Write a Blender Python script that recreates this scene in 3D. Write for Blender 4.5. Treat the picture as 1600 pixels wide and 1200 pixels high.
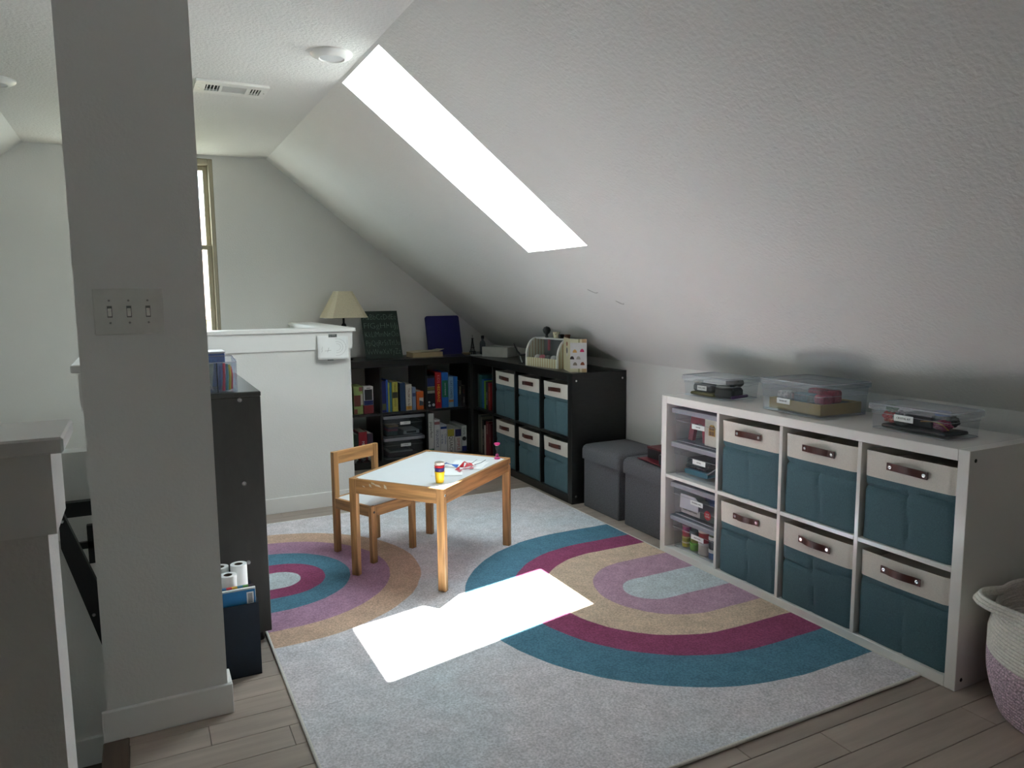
import bpy, bmesh, math, random
from mathutils import Vector, Matrix, noise as mnoise
random.seed(7)
R = math.radians
SC = bpy.context.scene
COL = SC.collection
for o in list(bpy.data.objects):
    bpy.data.objects.remove(o)

# ------------------------------------------------------------------ camera
cam_d = bpy.data.cameras.new('camera')
cam_d.sensor_width = 36.0
cam_d.lens = 36.0 * 1150.285 / 1600.0
cam_d.clip_start = 0.02
cam_d.clip_end = 300
cam = bpy.data.objects.new('camera', cam_d)
COL.objects.link(cam)
def cam_matrix(pos, yaw, pitch, roll):
    cy, sy, cp, sp = math.cos(yaw), math.sin(yaw), math.cos(pitch), math.sin(pitch)
    f = Vector((sy * cp, cy * cp, -sp)); r = Vector((cy, -sy, 0)); d = f.cross(r)
    r2 = r * math.cos(roll) + d * math.sin(roll)
    d2 = d * math.cos(roll) - r * math.sin(roll)
    m = Matrix((r2, -d2, -f)).transposed().to_4x4()
    m.translation = Vector(pos)
    return m
cam.matrix_world = cam_matrix((-2.21776, -1.32054, 1.25027), 0.468785, 0.119944, 0.0089105)
SC.camera = cam

# ------------------------------------------------------------------ world, sun, portals, exposure
SUN_DIR = Vector((-0.186, -0.322, -1.0)).normalized()
SUN_E, SKY_E, EXPOSURE = 39.0, 7.8, 1.08
w = bpy.data.worlds.new('world')
SC.world = w
w.use_nodes = True
nt = w.node_tree
nt.nodes.clear()
wo = nt.nodes.new('ShaderNodeOutputWorld')
bg = nt.nodes.new('ShaderNodeBackground')
sky = nt.nodes.new('ShaderNodeTexSky')
sky.sky_type = 'HOSEK_WILKIE'
sky.sun_direction = (-SUN_DIR)[:]
sky.turbidity = 4.0
mx = nt.nodes.new('ShaderNodeMixRGB')
mx.inputs['Fac'].default_value = 0.8
mx.inputs['Color2'].default_value = (0.86, 0.97, 1.0, 1)
nt.links.new(sky.outputs['Color'], mx.inputs['Color1'])
nt.links.new(mx.outputs['Color'], bg.inputs['Color'])
bg.inputs['Strength'].default_value = SKY_E
nt.links.new(bg.outputs['Background'], wo.inputs['Surface'])
sun_d = bpy.data.lights.new('sun', 'SUN')
sun_d.energy = SUN_E
sun_d.angle = R(0.6)
sun_d.color = (1.0, 0.965, 0.92)
sun = bpy.data.objects.new('sun', sun_d)
sun.rotation_euler = SUN_DIR.to_track_quat('-Z', 'Y').to_euler()
sun.location = (1, 5, 6)
COL.objects.link(sun)
# slope frame of the right roof plane: origin at the crease with the flat ceiling
ZC = 2.22
TS = Vector((0.7891, 0, -0.6143)); NS = Vector((0.6143, 0, 0.7891)); OS = Vector((-1.337, 0, ZC))
def slope_pt(s, y, n): return OS + TS * s + NS * n + Vector((0, y, 0))
SKY_S = (0.015, 1.219); SKY_Y = (1.55, 2.115); SHAFT = 0.32
def portal(name, mat, sx, sy):
    d = bpy.data.lights.new(name, 'AREA'); d.shape = 'RECTANGLE'; d.size = sx; d.size_y = sy
    d.cycles.is_portal = True
    o = bpy.data.objects.new(name, d); o.matrix_world = mat; COL.objects.link(o)
c = slope_pt(sum(SKY_S) / 2, sum(SKY_Y) / 2, SHAFT - 0.012)
m = Matrix((TS, Vector((0, 1, 0)), TS.cross(Vector((0, 1, 0))))).transposed().to_4x4(); m.translation = c
portal('portal_skylight', m, SKY_S[1] - SKY_S[0], SKY_Y[1] - SKY_Y[0])
XSL = -2.784
def slope_lt(s, y, n): return Vector((XSL - .7891 * s - .6143 * n, y, ZC - .6143 * s + .7891 * n))
m = Matrix.Rotation(R(-90), 4, 'X'); m.translation = Vector((-2.06, 4.30, 1.575))
portal('portal_window', m, 0.72, 1.22)
SC.view_settings.view_transform = 'Standard'
SC.view_settings.look = 'None'
SC.view_settings.gamma = 1.0
SC.view_settings.use_curve_mapping = False
SC.view_settings.exposure = EXPOSURE
cy = SC.cycles
cy.use_denoising = True
cy.denoiser = 'OPENIMAGEDENOISE'
cy.denoising_prefilter = 'ACCURATE'
cy.denoising_input_passes = 'RGB_ALBEDO_NORMAL'
cy.max_bounces = 14; cy.diffuse_bounces = 7; cy.glossy_bounces = 4
cy.transmission_bounces = 6; cy.transparent_max_bounces = 24
cy.caustics_reflective = False; cy.caustics_refractive = False
cy.sample_clamp_indirect = 30.0
cy.use_adaptive_sampling = False

# ------------------------------------------------------------------ helpers
def lin(c):
    out = []
    for v in c[:3]:
        v = v / 255.0
        out.append(v / 12.92 if v <= 0.04045 else ((v + 0.055) / 1.055) ** 2.4)
    return tuple(out) + (1.0,)
MATS = {}
def mat(name, col, rough=0.55, var=0.06, scale=18.0, bump=0.0, bscale=None, metal=0.0, spec=0.5,
        stretch=(1, 1, 1), obj_random=0.0, detail=3.0, coat=0.0, dist=0.002):
    """procedural material: noise-mottled colour, optional noise relief"""
    if name in MATS: return MATS[name]
    m = bpy.data.materials.new(name); m.use_nodes = True
    n = m.node_tree.nodes; l = m.node_tree.links
    b = n['Principled BSDF']
    b.inputs['Roughness'].default_value = rough
    b.inputs['Metallic'].default_value = metal
    b.inputs['Specular IOR Level'].default_value = spec
    b.inputs['Coat Weight'].default_value = coat
    tc = n.new('ShaderNodeTexCoord'); mp = n.new('ShaderNodeMapping')
    mp.inputs['Scale'].default_value = stretch
    l.new(tc.outputs['Object'], mp.inputs['Vector'])
    nz = n.new('ShaderNodeTexNoise'); nz.inputs['Scale'].default_value = scale; nz.inputs['Detail'].default_value = detail
    l.new(mp.outputs['Vector'], nz.inputs['Vector'])
    c = lin(col)
    cr = n.new('ShaderNodeValToRGB')
    cr.color_ramp.elements[0].position = 0.3; cr.color_ramp.elements[1].position = 0.7
    cr.color_ramp.elements[0].color = tuple(max(0, x * (1 - var)) for x in c[:3]) + (1,)
    cr.color_ramp.elements[1].color = tuple(min(1, x * (1 + var)) for x in c[:3]) + (1,)
    l.new(nz.outputs['Fac'], cr.inputs['Fac'])
    outc = cr.outputs['Color']
    if obj_random:
        oi = n.new('ShaderNodeObjectInfo'); hs = n.new('ShaderNodeHueSaturation')
        mr = n.new('ShaderNodeMapRange'); mr.inputs['To Min'].default_value = 1 - obj_random; mr.inputs['To Max'].default_value = 1 + obj_random
        l.new(oi.outputs['Random'], mr.inputs['Value']); l.new(mr.outputs['Result'], hs.inputs['Value'])
        l.new(outc, hs.inputs['Color']); outc = hs.outputs['Color']
    l.new(outc, b.inputs['Base Color'])
    if bump:
        nb = n.new('ShaderNodeTexNoise'); nb.inputs['Scale'].default_value = bscale or scale * 6; nb.inputs['Detail'].default_value = 2
        l.new(mp.outputs['Vector'], nb.inputs['Vector'])
        bp = n.new('ShaderNodeBump'); bp.inputs['Strength'].default_value = bump; bp.inputs['Distance'].default_value = dist
        l.new(nb.outputs['Fac'], bp.inputs['Height']); l.new(bp.outputs['Normal'], b.inputs['Normal'])
    MATS[name] = m
    return m
def clear_mat(name, tint, haze=0.08, rough=0.03, refl=0.5, hazecol=(225, 228, 232)):
    """thin clear plastic or glass sheet: transparent + fresnel gloss + a little milky haze"""
    if name in MATS: return MATS[name]
    m = bpy.data.materials.new(name); m.use_nodes = True
    n = m.node_tree.nodes; l = m.node_tree.links
    n.remove(n['Principled BSDF']); out = n['Material Output']
    tr = n.new('ShaderNodeBsdfTransparent'); tr.inputs['Color'].default_value = lin(tint)
    gl = n.new('ShaderNodeBsdfGlossy'); gl.inputs['Roughness'].default_value = rough; gl.inputs['Color'].default_value = (1, 1, 1, 1)
    df = n.new('ShaderNodeBsdfDiffuse'); df.inputs['Color'].default_value = lin(hazecol)
    nz = n.new('ShaderNodeTexNoise'); nz.inputs['Scale'].default_value = 30
    mr = n.new('ShaderNodeMapRange'); mr.inputs['To Min'].default_value = haze * 0.7; mr.inputs['To Max'].default_value = haze * 1.3
    l.new(nz.outputs['Fac'], mr.inputs['Value'])
    m1 = n.new('ShaderNodeMixShader'); l.new(mr.outputs['Result'], m1.inputs['Fac'])
    l.new(tr.outputs[0], m1.inputs[1]); l.new(df.outputs[0], m1.inputs[2])
    fr = n.new('ShaderNodeLayerWeight'); fr.inputs['Blend'].default_value = 0.5
    pw = n.new('ShaderNodeMath'); pw.operation = 'POWER'; pw.inputs[1].default_value = 4.0
    l.new(fr.outputs['Facing'], pw.inputs[0])
    mu = n.new('ShaderNodeMath'); mu.operation = 'MULTIPLY_ADD'; mu.inputs[1].default_value = refl * .6; mu.inputs[2].default_value = .02
    l.new(pw.outputs[0], mu.inputs[0])
    m2 = n.new('ShaderNodeMixShader'); l.new(mu.outputs[0], m2.inputs['Fac'])
    l.new(m1.outputs[0], m2.inputs[1]); l.new(gl.outputs[0], m2.inputs[2])
    l.new(m2.outputs[0], out.inputs['Surface'])
    MATS[name] = m
    return m

def woff(p):
    v = Vector((0, 0, 0))
    while p is not None:
        v += p.location; p = p.parent
    return v
class MB:
    """collects faces and links them as one mesh object"""
    def __init__(s): s.v = []; s.f = []; s.mi = []; s.cur = 0; s.M = None
    def add(s, vs, fs):
        k = len(s.v)
        for v in vs:
            v = Vector(v)
            s.v.append(s.M @ v if s.M else v)
        for f in fs:
            s.f.append([i + k for i in f]); s.mi.append(s.cur)
        return s
    def mi_(s, i): s.cur = i; return s
    def xf(s, M): s.M = M; return s
    def box(s, x0, x1, y0, y1, z0, z1, b=0.0):
        if b <= 0:
            vs = [(x, y, z) for z in (z0, z1) for y in (y0, y1) for x in (x0, x1)]
            return s.add(vs, [(0, 2, 3, 1), (4, 5, 7, 6), (0, 1, 5, 4), (2, 6, 7, 3), (0, 4, 6, 2), (1, 3, 7, 5)])
        X, Y, Z = (x0, x1), (y0, y1), (z0, z1); vs = []; idx = {}
        for i in (0, 1):
            for j in (0, 1):
                for k in (0, 1):
                    sx, sy, sz = (b if i == 0 else -b), (b if j == 0 else -b), (b if k == 0 else -b)
                    c = (X[i], Y[j], Z[k])
                    idx[i, j, k, 0] = len(vs); vs.append((c[0], c[1] + sy, c[2] + sz))
                    idx[i, j, k, 1] = len(vs); vs.append((c[0] + sx, c[1], c[2] + sz))
                    idx[i, j, k, 2] = len(vs); vs.append((c[0] + sx, c[1] + sy, c[2]))
        fs = []
        for i in (0, 1):
            q = [idx[i, 0, 0, 0], idx[i, 1, 0, 0], idx[i, 1, 1, 0], idx[i, 0, 1, 0]]; fs.append(q if i else q[::-1])
            q = [idx[0, i, 0, 1], idx[1, i, 0, 1], idx[1, i, 1, 1], idx[0, i, 1, 1]]; fs.append(q[::-1] if i else q)
            q = [idx[0, 0, i, 2], idx[1, 0, i, 2], idx[1, 1, i, 2], idx[0, 1, i, 2]]; fs.append(q if i else q[::-1])
        for a in (0, 1):
            for c in (0, 1):
                fs.append([idx[a, c, 0, 0], idx[a, c, 1, 0], idx[a, c, 1, 1], idx[a, c, 0, 1]])
                fs.append([idx[a, 0, c, 0], idx[a, 1, c, 0], idx[a, 1, c, 2], idx[a, 0, c, 2]])
                fs.append([idx[0, a, c, 1], idx[1, a, c, 1], idx[1, a, c, 2], idx[0, a, c, 2]])
                for e in (0, 1): fs.append([idx[a, c, e, 0], idx[a, c, e, 1], idx[a, c, e, 2]])
        return s.add(vs, fs)
    def prism(s, poly, a, b, axis='y'):
        """poly: 2D points; axis y -> (x,z), x -> (y,z), z -> (x,y); extruded from a to b"""
        n = len(poly)
        P = {'y': lambda p, t: (p[0], t, p[1]), 'x': lambda p, t: (t, p[0], p[1]), 'z': lambda p, t: (p[0], p[1], t)}[axis]
        vs = [P(p, a) for p in poly] + [P(p, b) for p in poly]
        fs = [list(range(n)), list(range(2 * n - 1, n - 1, -1))]
        fs += [[i, i + n, (i + 1) % n + n, (i + 1) % n] for i in range(n)]
        return s.add(vs, fs)
    def lathe(s, prof, seg=24, c=(0, 0, 0), axis='z', cap=True):
        vs = []; fs = []; n = len(prof)
        for i in range(seg):
            a = 2 * math.pi * i / seg
            for r, z in prof:
                p = (r * math.cos(a), r * math.sin(a), z)
                if axis == 'y': p = (p[0], p[2], p[1])
                if axis == 'x': p = (p[2], p[0], p[1])
                vs.append((p[0] + c[0], p[1] + c[1], p[2] + c[2]))
        for i in range(seg):
            j = (i + 1) % seg
            for k in range(n - 1): fs.append([i * n + k, j * n + k, j * n + k + 1, i * n + k + 1])
        if cap:
            if prof[0][0] > 1e-6: fs.append([i * n for i in range(seg)][::-1])
            if prof[-1][0] > 1e-6: fs.append([i * n + n - 1 for i in range(seg)])
        return s.add(vs, fs)
    def cyl(s, c, r, h, seg=16, axis='z', r2=None):
        return s.lathe([(r, 0), (r if r2 is None else r2, h)], seg, c, axis)
    def tube(s, pts, r, seg=8, closed=False):
        pts = [Vector(p) for p in pts]; n = len(pts); vs = []; fs = []
        rr = r if isinstance(r, (list, tuple)) else [r] * n
        up = Vector((0, 0, 1))
        for i, p in enumerate(pts):
            t = (pts[(i + 1) % n] - pts[i - 1]) if closed else (pts[min(i + 1, n - 1)] - pts[max(i - 1, 0)])
            t.normalize()
            a = t.cross(up)
            if a.length < 1e-3: a = t.cross(Vector((1, 0, 0)))
            a.normalize(); b = a.cross(t)
            for k in range(seg):
                q = 2 * math.pi * k / seg
                vs.append(p + (a * math.cos(q) + b * math.sin(q)) * rr[i])
        for i in range(n if closed else n - 1):
            j = (i + 1) % n
            for k in range(seg):
                m2 = (k + 1) % seg
                fs.append([i * seg + k, i * seg + m2, j * seg + m2, j * seg + k])
        if not closed:
            fs.append(list(range(seg))[::-1]); fs.append([(n - 1) * seg + k for k in range(seg)])
        return s.add(vs, fs)
    def grid(s, nu, nv, fn, thick=None):
        vs = [fn(i / nu, j / nv) for j in range(nv + 1) for i in range(nu + 1)]
        fs = [[j * (nu + 1) + i, j * (nu + 1) + i + 1, (j + 1) * (nu + 1) + i + 1, (j + 1) * (nu + 1) + i] for j in range(nv) for i in range(nu)]
        return s.add(vs, fs)
    def build(s, name, mats, parent=None, smooth=False, local=False, kind=None, solid=0.0, recalc=True):
        me = bpy.data.meshes.new(name)
        off = Vector((0, 0, 0)) if local else woff(parent)
        me.from_pydata([tuple(v - off) for v in s.v], [], s.f)
        for m_ in (mats if isinstance(mats, (list, tuple)) else [mats]): me.materials.append(m_)
        me.polygons.foreach_set('material_index', s.mi)
        if recalc:
            bm = bmesh.new(); bm.from_mesh(me); bmesh.ops.recalc_face_normals(bm, faces=bm.faces); bm.to_mesh(me); bm.free()
        if smooth:
            me.polygons.foreach_set('use_smooth', [True] * len(me.polygons))
            me.set_sharp_from_angle(angle=R(38))
        me.update()
        o = bpy.data.objects.new(name, me); COL.objects.link(o)
        if parent: o.parent = parent
        if kind: o['kind'] = kind
        if solid:
            md = o.modifiers.new('solid', 'SOLIDIFY'); md.thickness = solid; md.offset = 0
        return o
def thing(name, label, cat, loc=(0, 0, 0), rz=0.0, group=None):
    o = bpy.data.objects.new(name, None); COL.objects.link(o)
    o.location = loc; o.rotation_euler = (0, 0, rz); o.empty_display_size = 0.05
    o['label'] = label; o['category'] = cat
    if group: o['group'] = group
    return o
def tag(o, label, cat, group=None):
    o['label'] = label; o['category'] = cat
    if group: o['group'] = group
    return o
def place(o, loc, rz=0.0):
    o.location = loc; o.rotation_euler = (0, 0, rz); return o
def text(body, size, m, parent, pos, right, up, align='CENTER', thin=0.0, name='lettering', width=None, lift=0.0004):
    cu = bpy.data.curves.new('t', 'FONT'); cu.body = body; cu.size = size; cu.align_x = align; cu.align_y = 'CENTER'
    cu.offset = thin; cu.resolution_u = 2; cu.extrude = lift / 2
    t = bpy.data.objects.new('t', cu); COL.objects.link(t)
    dg = bpy.context.evaluated_depsgraph_get()
    me = bpy.data.meshes.new_from_object(t.evaluated_get(dg))
    bpy.data.objects.remove(t)
    rt, u = Vector(right).normalized(), Vector(up).normalized(); nn = rt.cross(u)
    xs = [v.co.x for v in me.vertices]
    k = 1.0
    if width and xs: k = width / (max(xs) - min(xs))
    for v in me.vertices: v.co = Vector(pos) + rt * v.co.x * k + u * v.co.y + nn * (v.co.z + lift / 2)
    me.materials.clear(); me.materials.append(m); me.name = name
    o = bpy.data.objects.new(name, me); COL.objects.link(o)
    if parent: o.parent = parent
    return o

# ------------------------------------------------------------------ materials
WALL = mat('wall_paint', (222, 222, 219), 0.75, 0.015, 3, bump=0.4, bscale=120, dist=0.0025)
CEILM = mat('ceiling_paint', (222, 222, 219), 0.8, 0.015, 3, bump=0.7, bscale=78, dist=0.0045)
TRIM = mat('white_trim_paint', (232, 232, 230), 0.4, 0.01, 4)
PLANK = mat('oak_plank', (168, 155, 144), 0.42, 0.13, 7, bump=0.12, bscale=60, stretch=(0.35, 4, 4), obj_random=0.10, detail=6)
SUBFL = mat('subfloor', (70, 62, 55), 0.8)
DARKWOOD = mat('dark_nosing', (88, 72, 60), 0.4, 0.2, 10, stretch=(6, .5, 6))
WHITELAM = mat('white_gloss_laminate', (240, 238, 234), 0.16, 0.01, 5)
BLACKLAM = mat('black_laminate', (27, 27, 26), 0.28, 0.25, 14, stretch=(1, 1, 6))
CHARC = mat('black_brown_laminate', (48, 47, 44), 0.42, 0.14, 14, stretch=(3, 3, 1), bump=0.08)
TEAL = mat('teal_linen', (76, 106, 115), 0.9, 0.14, 260, bump=0.35, bscale=420, dist=0.001)
CREAM = mat('cream_linen', (220, 215, 206), 0.9, 0.05, 240, bump=0.3, bscale=420, dist=0.001)
LEATHER = mat('brown_leather', (74, 30, 20), 0.42, 0.2, 40, bump=0.15)
STEEL = mat('polished_steel', (205, 205, 205), 0.22, 0.03, metal=1.0)
BLACKP = mat('black_plastic', (12, 12, 12), 0.4, 0.1)
GREYFAB = mat('charcoal_linen', (94, 95, 99), 0.95, 0.28, 210, bump=0.4, bscale=380, dist=0.001)
PINE = mat('pine_wood', (168, 125, 78), 0.5, 0.42, 9, stretch=(0.5, 7, 7), detail=5)
PINEZ = mat('pine_wood_upright', (168, 125, 78), 0.5, 0.42, 9, stretch=(7, 7, 0.5), detail=5)
WHITEB = mat('white_board', (228, 232, 235), 0.3, 0.01)
PAPER = mat('white_paper', (236, 238, 238), 0.85, 0.01)
INK = mat('black_ink', (25, 25, 28), 0.7)
WHITEINK = mat('white_ink', (225, 225, 220), 0.7)
CLEAR = clear_mat('clear_plastic', (246, 248, 250), 0.05)
CLEARLID = clear_mat('clear_plastic_lid', (240, 243, 246), 0.26)
MILKY = clear_mat('milky_plastic', (235, 240, 244), 0.16)
SMOKY = clear_mat('grey_tinted_plastic', (190, 198, 204), 0.10, hazecol=(150, 160, 170))
SMOKLID = clear_mat('grey_tinted_lid', (200, 205, 214), 0.5, hazecol=(196, 198, 210))
EDGE_GLINT = clear_mat('pale_edge_highlight', (236, 240, 244), 0.5, 0.1, hazecol=(226, 229, 234))  # milky tone puts bright edge highlights into the colour of the boxes
GLASS = clear_mat('window_glass', (250, 252, 252), 0.0, 0.01, 0.6)
def plain(c, rough=0.5, **k): return mat('paint_%d_%d_%d_%d' % (c[0], c[1], c[2], int(rough * 100)), c, rough, **k)

# ================================================================== THE SETTING
XK, YB, YF = 0.43, 4.24, -2.60          # right knee wall, back gable wall, wall behind the camera
XKL = -4.55                 # left crease of the ceiling, left knee wall
def st(o): o['kind'] = 'structure'; return o

# ---- floor: slab plus single planks
mb = MB()
mb.box(-2.375, XK + .1, -0.10, 3.03, -0.22, -0.012)
mb.box(-1.21, XK + .1, 3.03, YB + .1, -0.22, -0.012)
mb.box(XKL - .1, XK + .1, YF - .1, -0.10, -0.22, -0.012)
floor = st(mb.build('floor', SUBFL))
PW = 0.1065
fixed = {-3: [-2.105], -4: [-1.893], -2: [-1.35], -1: [-1.62], -5: [-2.21, -1.0]}
k0 = int(math.floor((YF - 1.111) / PW)); k1 = int(math.ceil((YB - 1.111) / PW))
rng = random.Random(3)
for k in range(k0, k1):
    ya, yb = max(1.111 + k * PW, YF), min(1.111 + (k + 1) * PW, YB)
    ym = (ya + yb) / 2
    xa = -1.095 if ym > 3.03 else (-2.36 if ym > 0.945 else (-2.31 if ym > -0.10 else XKL))
    cuts = []
    if k in fixed:
        cuts = list(fixed[k]); x = cuts[-1] + 1.22
    else:
        x = xa + rng.uniform(0.25, 1.22)
    while x < XK - 0.1:
        cuts.append(x); x += 1.22
    xs = [xa] + [c for c in cuts if c > xa + .02] + [XK]
    for a, b in zip(xs[:-1], xs[1:]):
        o = MB().box(a + .0007, b - .0007, ya + .0007, yb - .0007, -0.012, 0.0, b=0.0012).build('plank', PLANK, floor)
# lower level down the stairwell, plus two unseen walls that seal out light
st(MB().box(XKL, -1.0, -0.2, YB, -1.75, -1.65).build('floor_lower', PLANK))
st(MB().box(XKL, -2.0, -0.22, -0.10, -1.75, -0.2).build('wall_lightseal_near', WALL))  # unseen, added under the floor to stop sky light leaking in
st(MB().box(-2.375, -2.25, -0.10, 1.04, -1.75, -0.2).build('wall_lightseal_right', WALL))  # unseen, added below floor level to block the same leak
st(MB().box(-3.4, -2.375, -0.05, 1.19, -0.25, -0.19).build('floor_landing', DARKWOOD))
st(MB().box(-2.378, -2.31, -0.05, 0.945, -0.03, 0.003, b=.004).build('trim_1', DARKWOOD))

# ---- gable wall with window opening
WX0, WX1, WZ0, WZ1 = -2.43, -1.693, 0.95, 2.195
zl = lambda x: ZC - 0.7785 * (x + 1.337) if x > -1.337 else (ZC if x > XSL else ZC + 0.7785 * (x - XSL))
mb = MB()
mb.prism([(XKL, -1.75), (WX0, -1.75), (WX0, ZC + .06), (XSL, ZC + .06), (XKL, zl(XKL) + .06)], YB, YB + .16)
mb.prism([(WX1, -1.75), (XK + .05, -1.75), (XK + .05, zl(XK) + .05), (-1.337, ZC + .06), (WX1, ZC + .06)], YB, YB + .16)
mb.prism([(WX0, -1.75), (WX1, -1.75), (WX1, WZ0), (WX0, WZ0)], YB, YB + .16)
mb.prism([(WX0, WZ1), (WX1, WZ1), (WX1, ZC + .06), (WX0, ZC + .06)], YB, YB + .16)
st(mb.build('wall_back', WALL))
st(MB().box(XK, XK + .12, YF, YB + .16, -0.22, 0.95).build('wall_right', WALL))
st(MB().box(XKL - .12, XKL, YF, YB + .16, -1.75, 0.95).build('wall_left', WALL))
st(MB().prism([(XKL, -.22), (XK, -.22), (XK, zl(XK) + .05), (-1.337, ZC + .05), (XSL, ZC + .05), (XKL, zl(XKL) + .05)], YF - .12, YF).build('wall_front', WALL))
st(MB().box(XSL, -1.337, YF - .12, YB + .16, ZC, ZC + .3).build('ceiling', CEILM))
# right slope with the skylight shaft cut through
mb = MB()
def sblock(s0, s1, y0, y1, n0, n1, fn=None):
    vs = [(fn or slope_pt)(s, y, n) for n in (n0, n1) for y in (y0, y1) for s in (s0, s1)]
    mb.add(vs, [(0, 2, 3, 1), (4, 5, 7, 6), (0, 1, 5, 4), (2, 6, 7, 3), (0, 4, 6, 2), (1, 3, 7, 5)])
sblock(-0.35, 2.45, YF - .12, SKY_Y[0], 0, SHAFT)
sblock(-0.35, 2.45, SKY_Y[1], YB + .16, 0, SHAFT)
sblock(-0.35, SKY_S[0], SKY_Y[0], SKY_Y[1], 0, SHAFT)
sblock(SKY_S[1], 2.45, SKY_Y[0], SKY_Y[1], 0, SHAFT)
slope_r = st(mb.build('ceiling_slope_right', CEILM))
SCUFF = mat('grey_scuff', (192, 190, 186), .8, .3)
for pl in ([(1.534, 1.933), (1.556, 1.911), (1.566, 1.89), (1.562, 1.870)], [(1.631, 1.789), (1.653, 1.768), (1.660, 1.75), (1.650, 1.741)]):
    MB().tube([slope_pt(a, b, -.0005) for a, b in pl], .0018, 5).build('scuff_mark', SCUFF, slope_r)
mb = MB()
sblock(-0.35, 2.4, YF - .12, YB + .16, 0, SHAFT, slope_lt)
st(mb.build('ceiling_slope_left', CEILM))

# ---- skylight
WHITEPL = mat('skylight_frame_white', (235, 238, 238), 0.5)
for nm, fn, (s0, s1), (y0, y1) in (('window_2', slope_pt, SKY_S, SKY_Y),):
    sky_root = bpy.data.objects.new(nm, None); COL.objects.link(sky_root); st(sky_root)
    sky_root.location = fn((s0 + s1) / 2, (y0 + y1) / 2, SHAFT)
    mb = MB()
    sblock(s0 - .05, s1 + .05, y0 - .05, y0, SHAFT, SHAFT + .06, fn); sblock(s0 - .05, s1 + .05, y1, y1 + .05, SHAFT, SHAFT + .06, fn)
    sblock(s0 - .05, s0, y0, y1, SHAFT, SHAFT + .06, fn); sblock(s1, s1 + .05, y0, y1, SHAFT, SHAFT + .06, fn)
    mb.build('frame', WHITEPL, sky_root)
    mb = MB(); sblock(s0, s1, y0, y1, SHAFT + .02, SHAFT + .024, fn); mb.build('pane', GLASS, sky_root)

# ---- gable window: tan vinyl double-hung
TAN = mat('tan_vinyl', (168, 160, 138), 0.45, 0.02)
win = bpy.data.objects.new('window_1', None); COL.objects.link(win); st(win); win.location = (-2.06, 4.3, WZ0)
mb = MB()
fy0, fy1 = YB - .002, YB + .10
mb.box(WX0, WX0 + .028, fy0, fy1, WZ0, WZ1, b=.004).box(WX1 - .028, WX1, fy0, fy1, WZ0, WZ1, b=.004)
mb.box(WX0 + .028, WX1 - .028, fy0, fy1, WZ1 - .04, WZ1, b=.004).box(WX0 + .028, WX1 - .028, fy0, fy1, WZ0, WZ0 + .04, b=.004)
mb.build('frame', TAN, win)
for (za, zb, yy, nm) in ((1.585, WZ1 - .04, .055, 'sash'), (WZ0 + .04, 1.615, .02, 'sash')):
    mb = MB(); xa, xb = WX0 + .029, WX1 - .029; ya, yb = YB + yy, YB + yy + .03; tk = .032
    mb.box(xa, xa + tk, ya, yb, za, zb, b=.003).box(xb - tk, xb, ya, yb, za, zb, b=.003)
    mb.box(xa + tk, xb - tk, ya, yb, za, za + tk, b=.003).box(xa + tk, xb - tk, ya, yb, zb - tk, zb, b=.003)
    sash = mb.build(nm, TAN, win)
    MB().box(xa + tk, xb - tk, ya + .012, ya + .016, za + tk, zb - tk).build('pane', GLASS, sash)

# ---- pillar, half walls, caps, fascias, baseboards
st(MB().box(-2.362, -2.042, 0.953, 1.04, 0, ZC + .02).build('wall_pillar', WALL))
mb = MB().box(-2.376, -2.028, 0.939, 0.953, 0, .092, b=.002).box(-2.042, -2.028, 0.953, 1.045, 0, .092, b=.002)
st(mb.build('baseboard_pillar', TRIM))
HW = 0.945
st(MB().box(-2.362, -2.247, 1.04, 3.03, -1.65, 1.046).build('wall_stair_left', WALL))
st(MB().box(-2.362, -1.095, 3.03, 3.145, -1.65, 1.046).build('wall_stair_front', WALL))
st(MB().box(-1.21, -1.095, 3.145, YB, -1.65, 1.046).build('wall_stair_right', WALL))
st(MB().box(XKL, -2.345, -0.16, -0.045, -.22, 1.046).build('wall_stair_near', WALL))
# fascia boards under the caps
mb = MB().box(-2.247, -1.083, 3.018, 3.03, HW, 1.046).box(-1.095, -1.083, 3.03, YB, HW, 1.046)
mb.box(-2.235, -1.222, 3.145, 3.157, HW, 1.046).box(-1.222, -1.21, 3.157, YB, HW, 1.046)
st(mb.build('trim_2', TRIM))
mb = MB().box(-2.374, -2.362, 1.04, 3.16, HW, 1.046).box(-2.247, -2.235, 1.04, 3.018, HW, 1.046)
st(mb.build('trim_3', TRIM))
mb = MB().box(XKL, -2.333, -0.172, -0.16, HW - .012, 1.046).box(XKL, -2.333, -0.045, -0.033, HW - .012, 1.046).box(-2.345, -2.333, -0.16, -0.045, HW - .012, 1.046)
st(mb.build('trim_4', TRIM))
# caps
st(MB().box(-2.392, -1.065, 3.003, 3.172, 1.046, 1.068, b=.003).build('trim_5', TRIM))
st(MB().box(-1.237, -1.068, 3.172, YB, 1.046, 1.068, b=.003).build('trim_6', TRIM))
st(MB().box(-2.392, -2.217, 1.04, 3.003, 1.046, 1.068, b=.003).build('trim_7', TRIM))
st(MB().box(XKL, -2.316, -0.188, -0.017, 1.046, 1.068, b=.003).build('trim_8', TRIM))
# baseboards
st(MB().box(-2.247, -1.083, 3.016, 3.03, 0, .09, b=.002).box(-1.095, -1.081, 3.03, 3.84, 0, .09, b=.002).build('baseboard_front', TRIM))
st(MB().box(XK - .014, XK, YF, YB, 0, .09, b=.002).build('baseboard_right', TRIM))
st(MB().box(-1.08, XK - .014, YB - .014, YB, 0, .09, b=.002).build('baseboard_back', TRIM))
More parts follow.
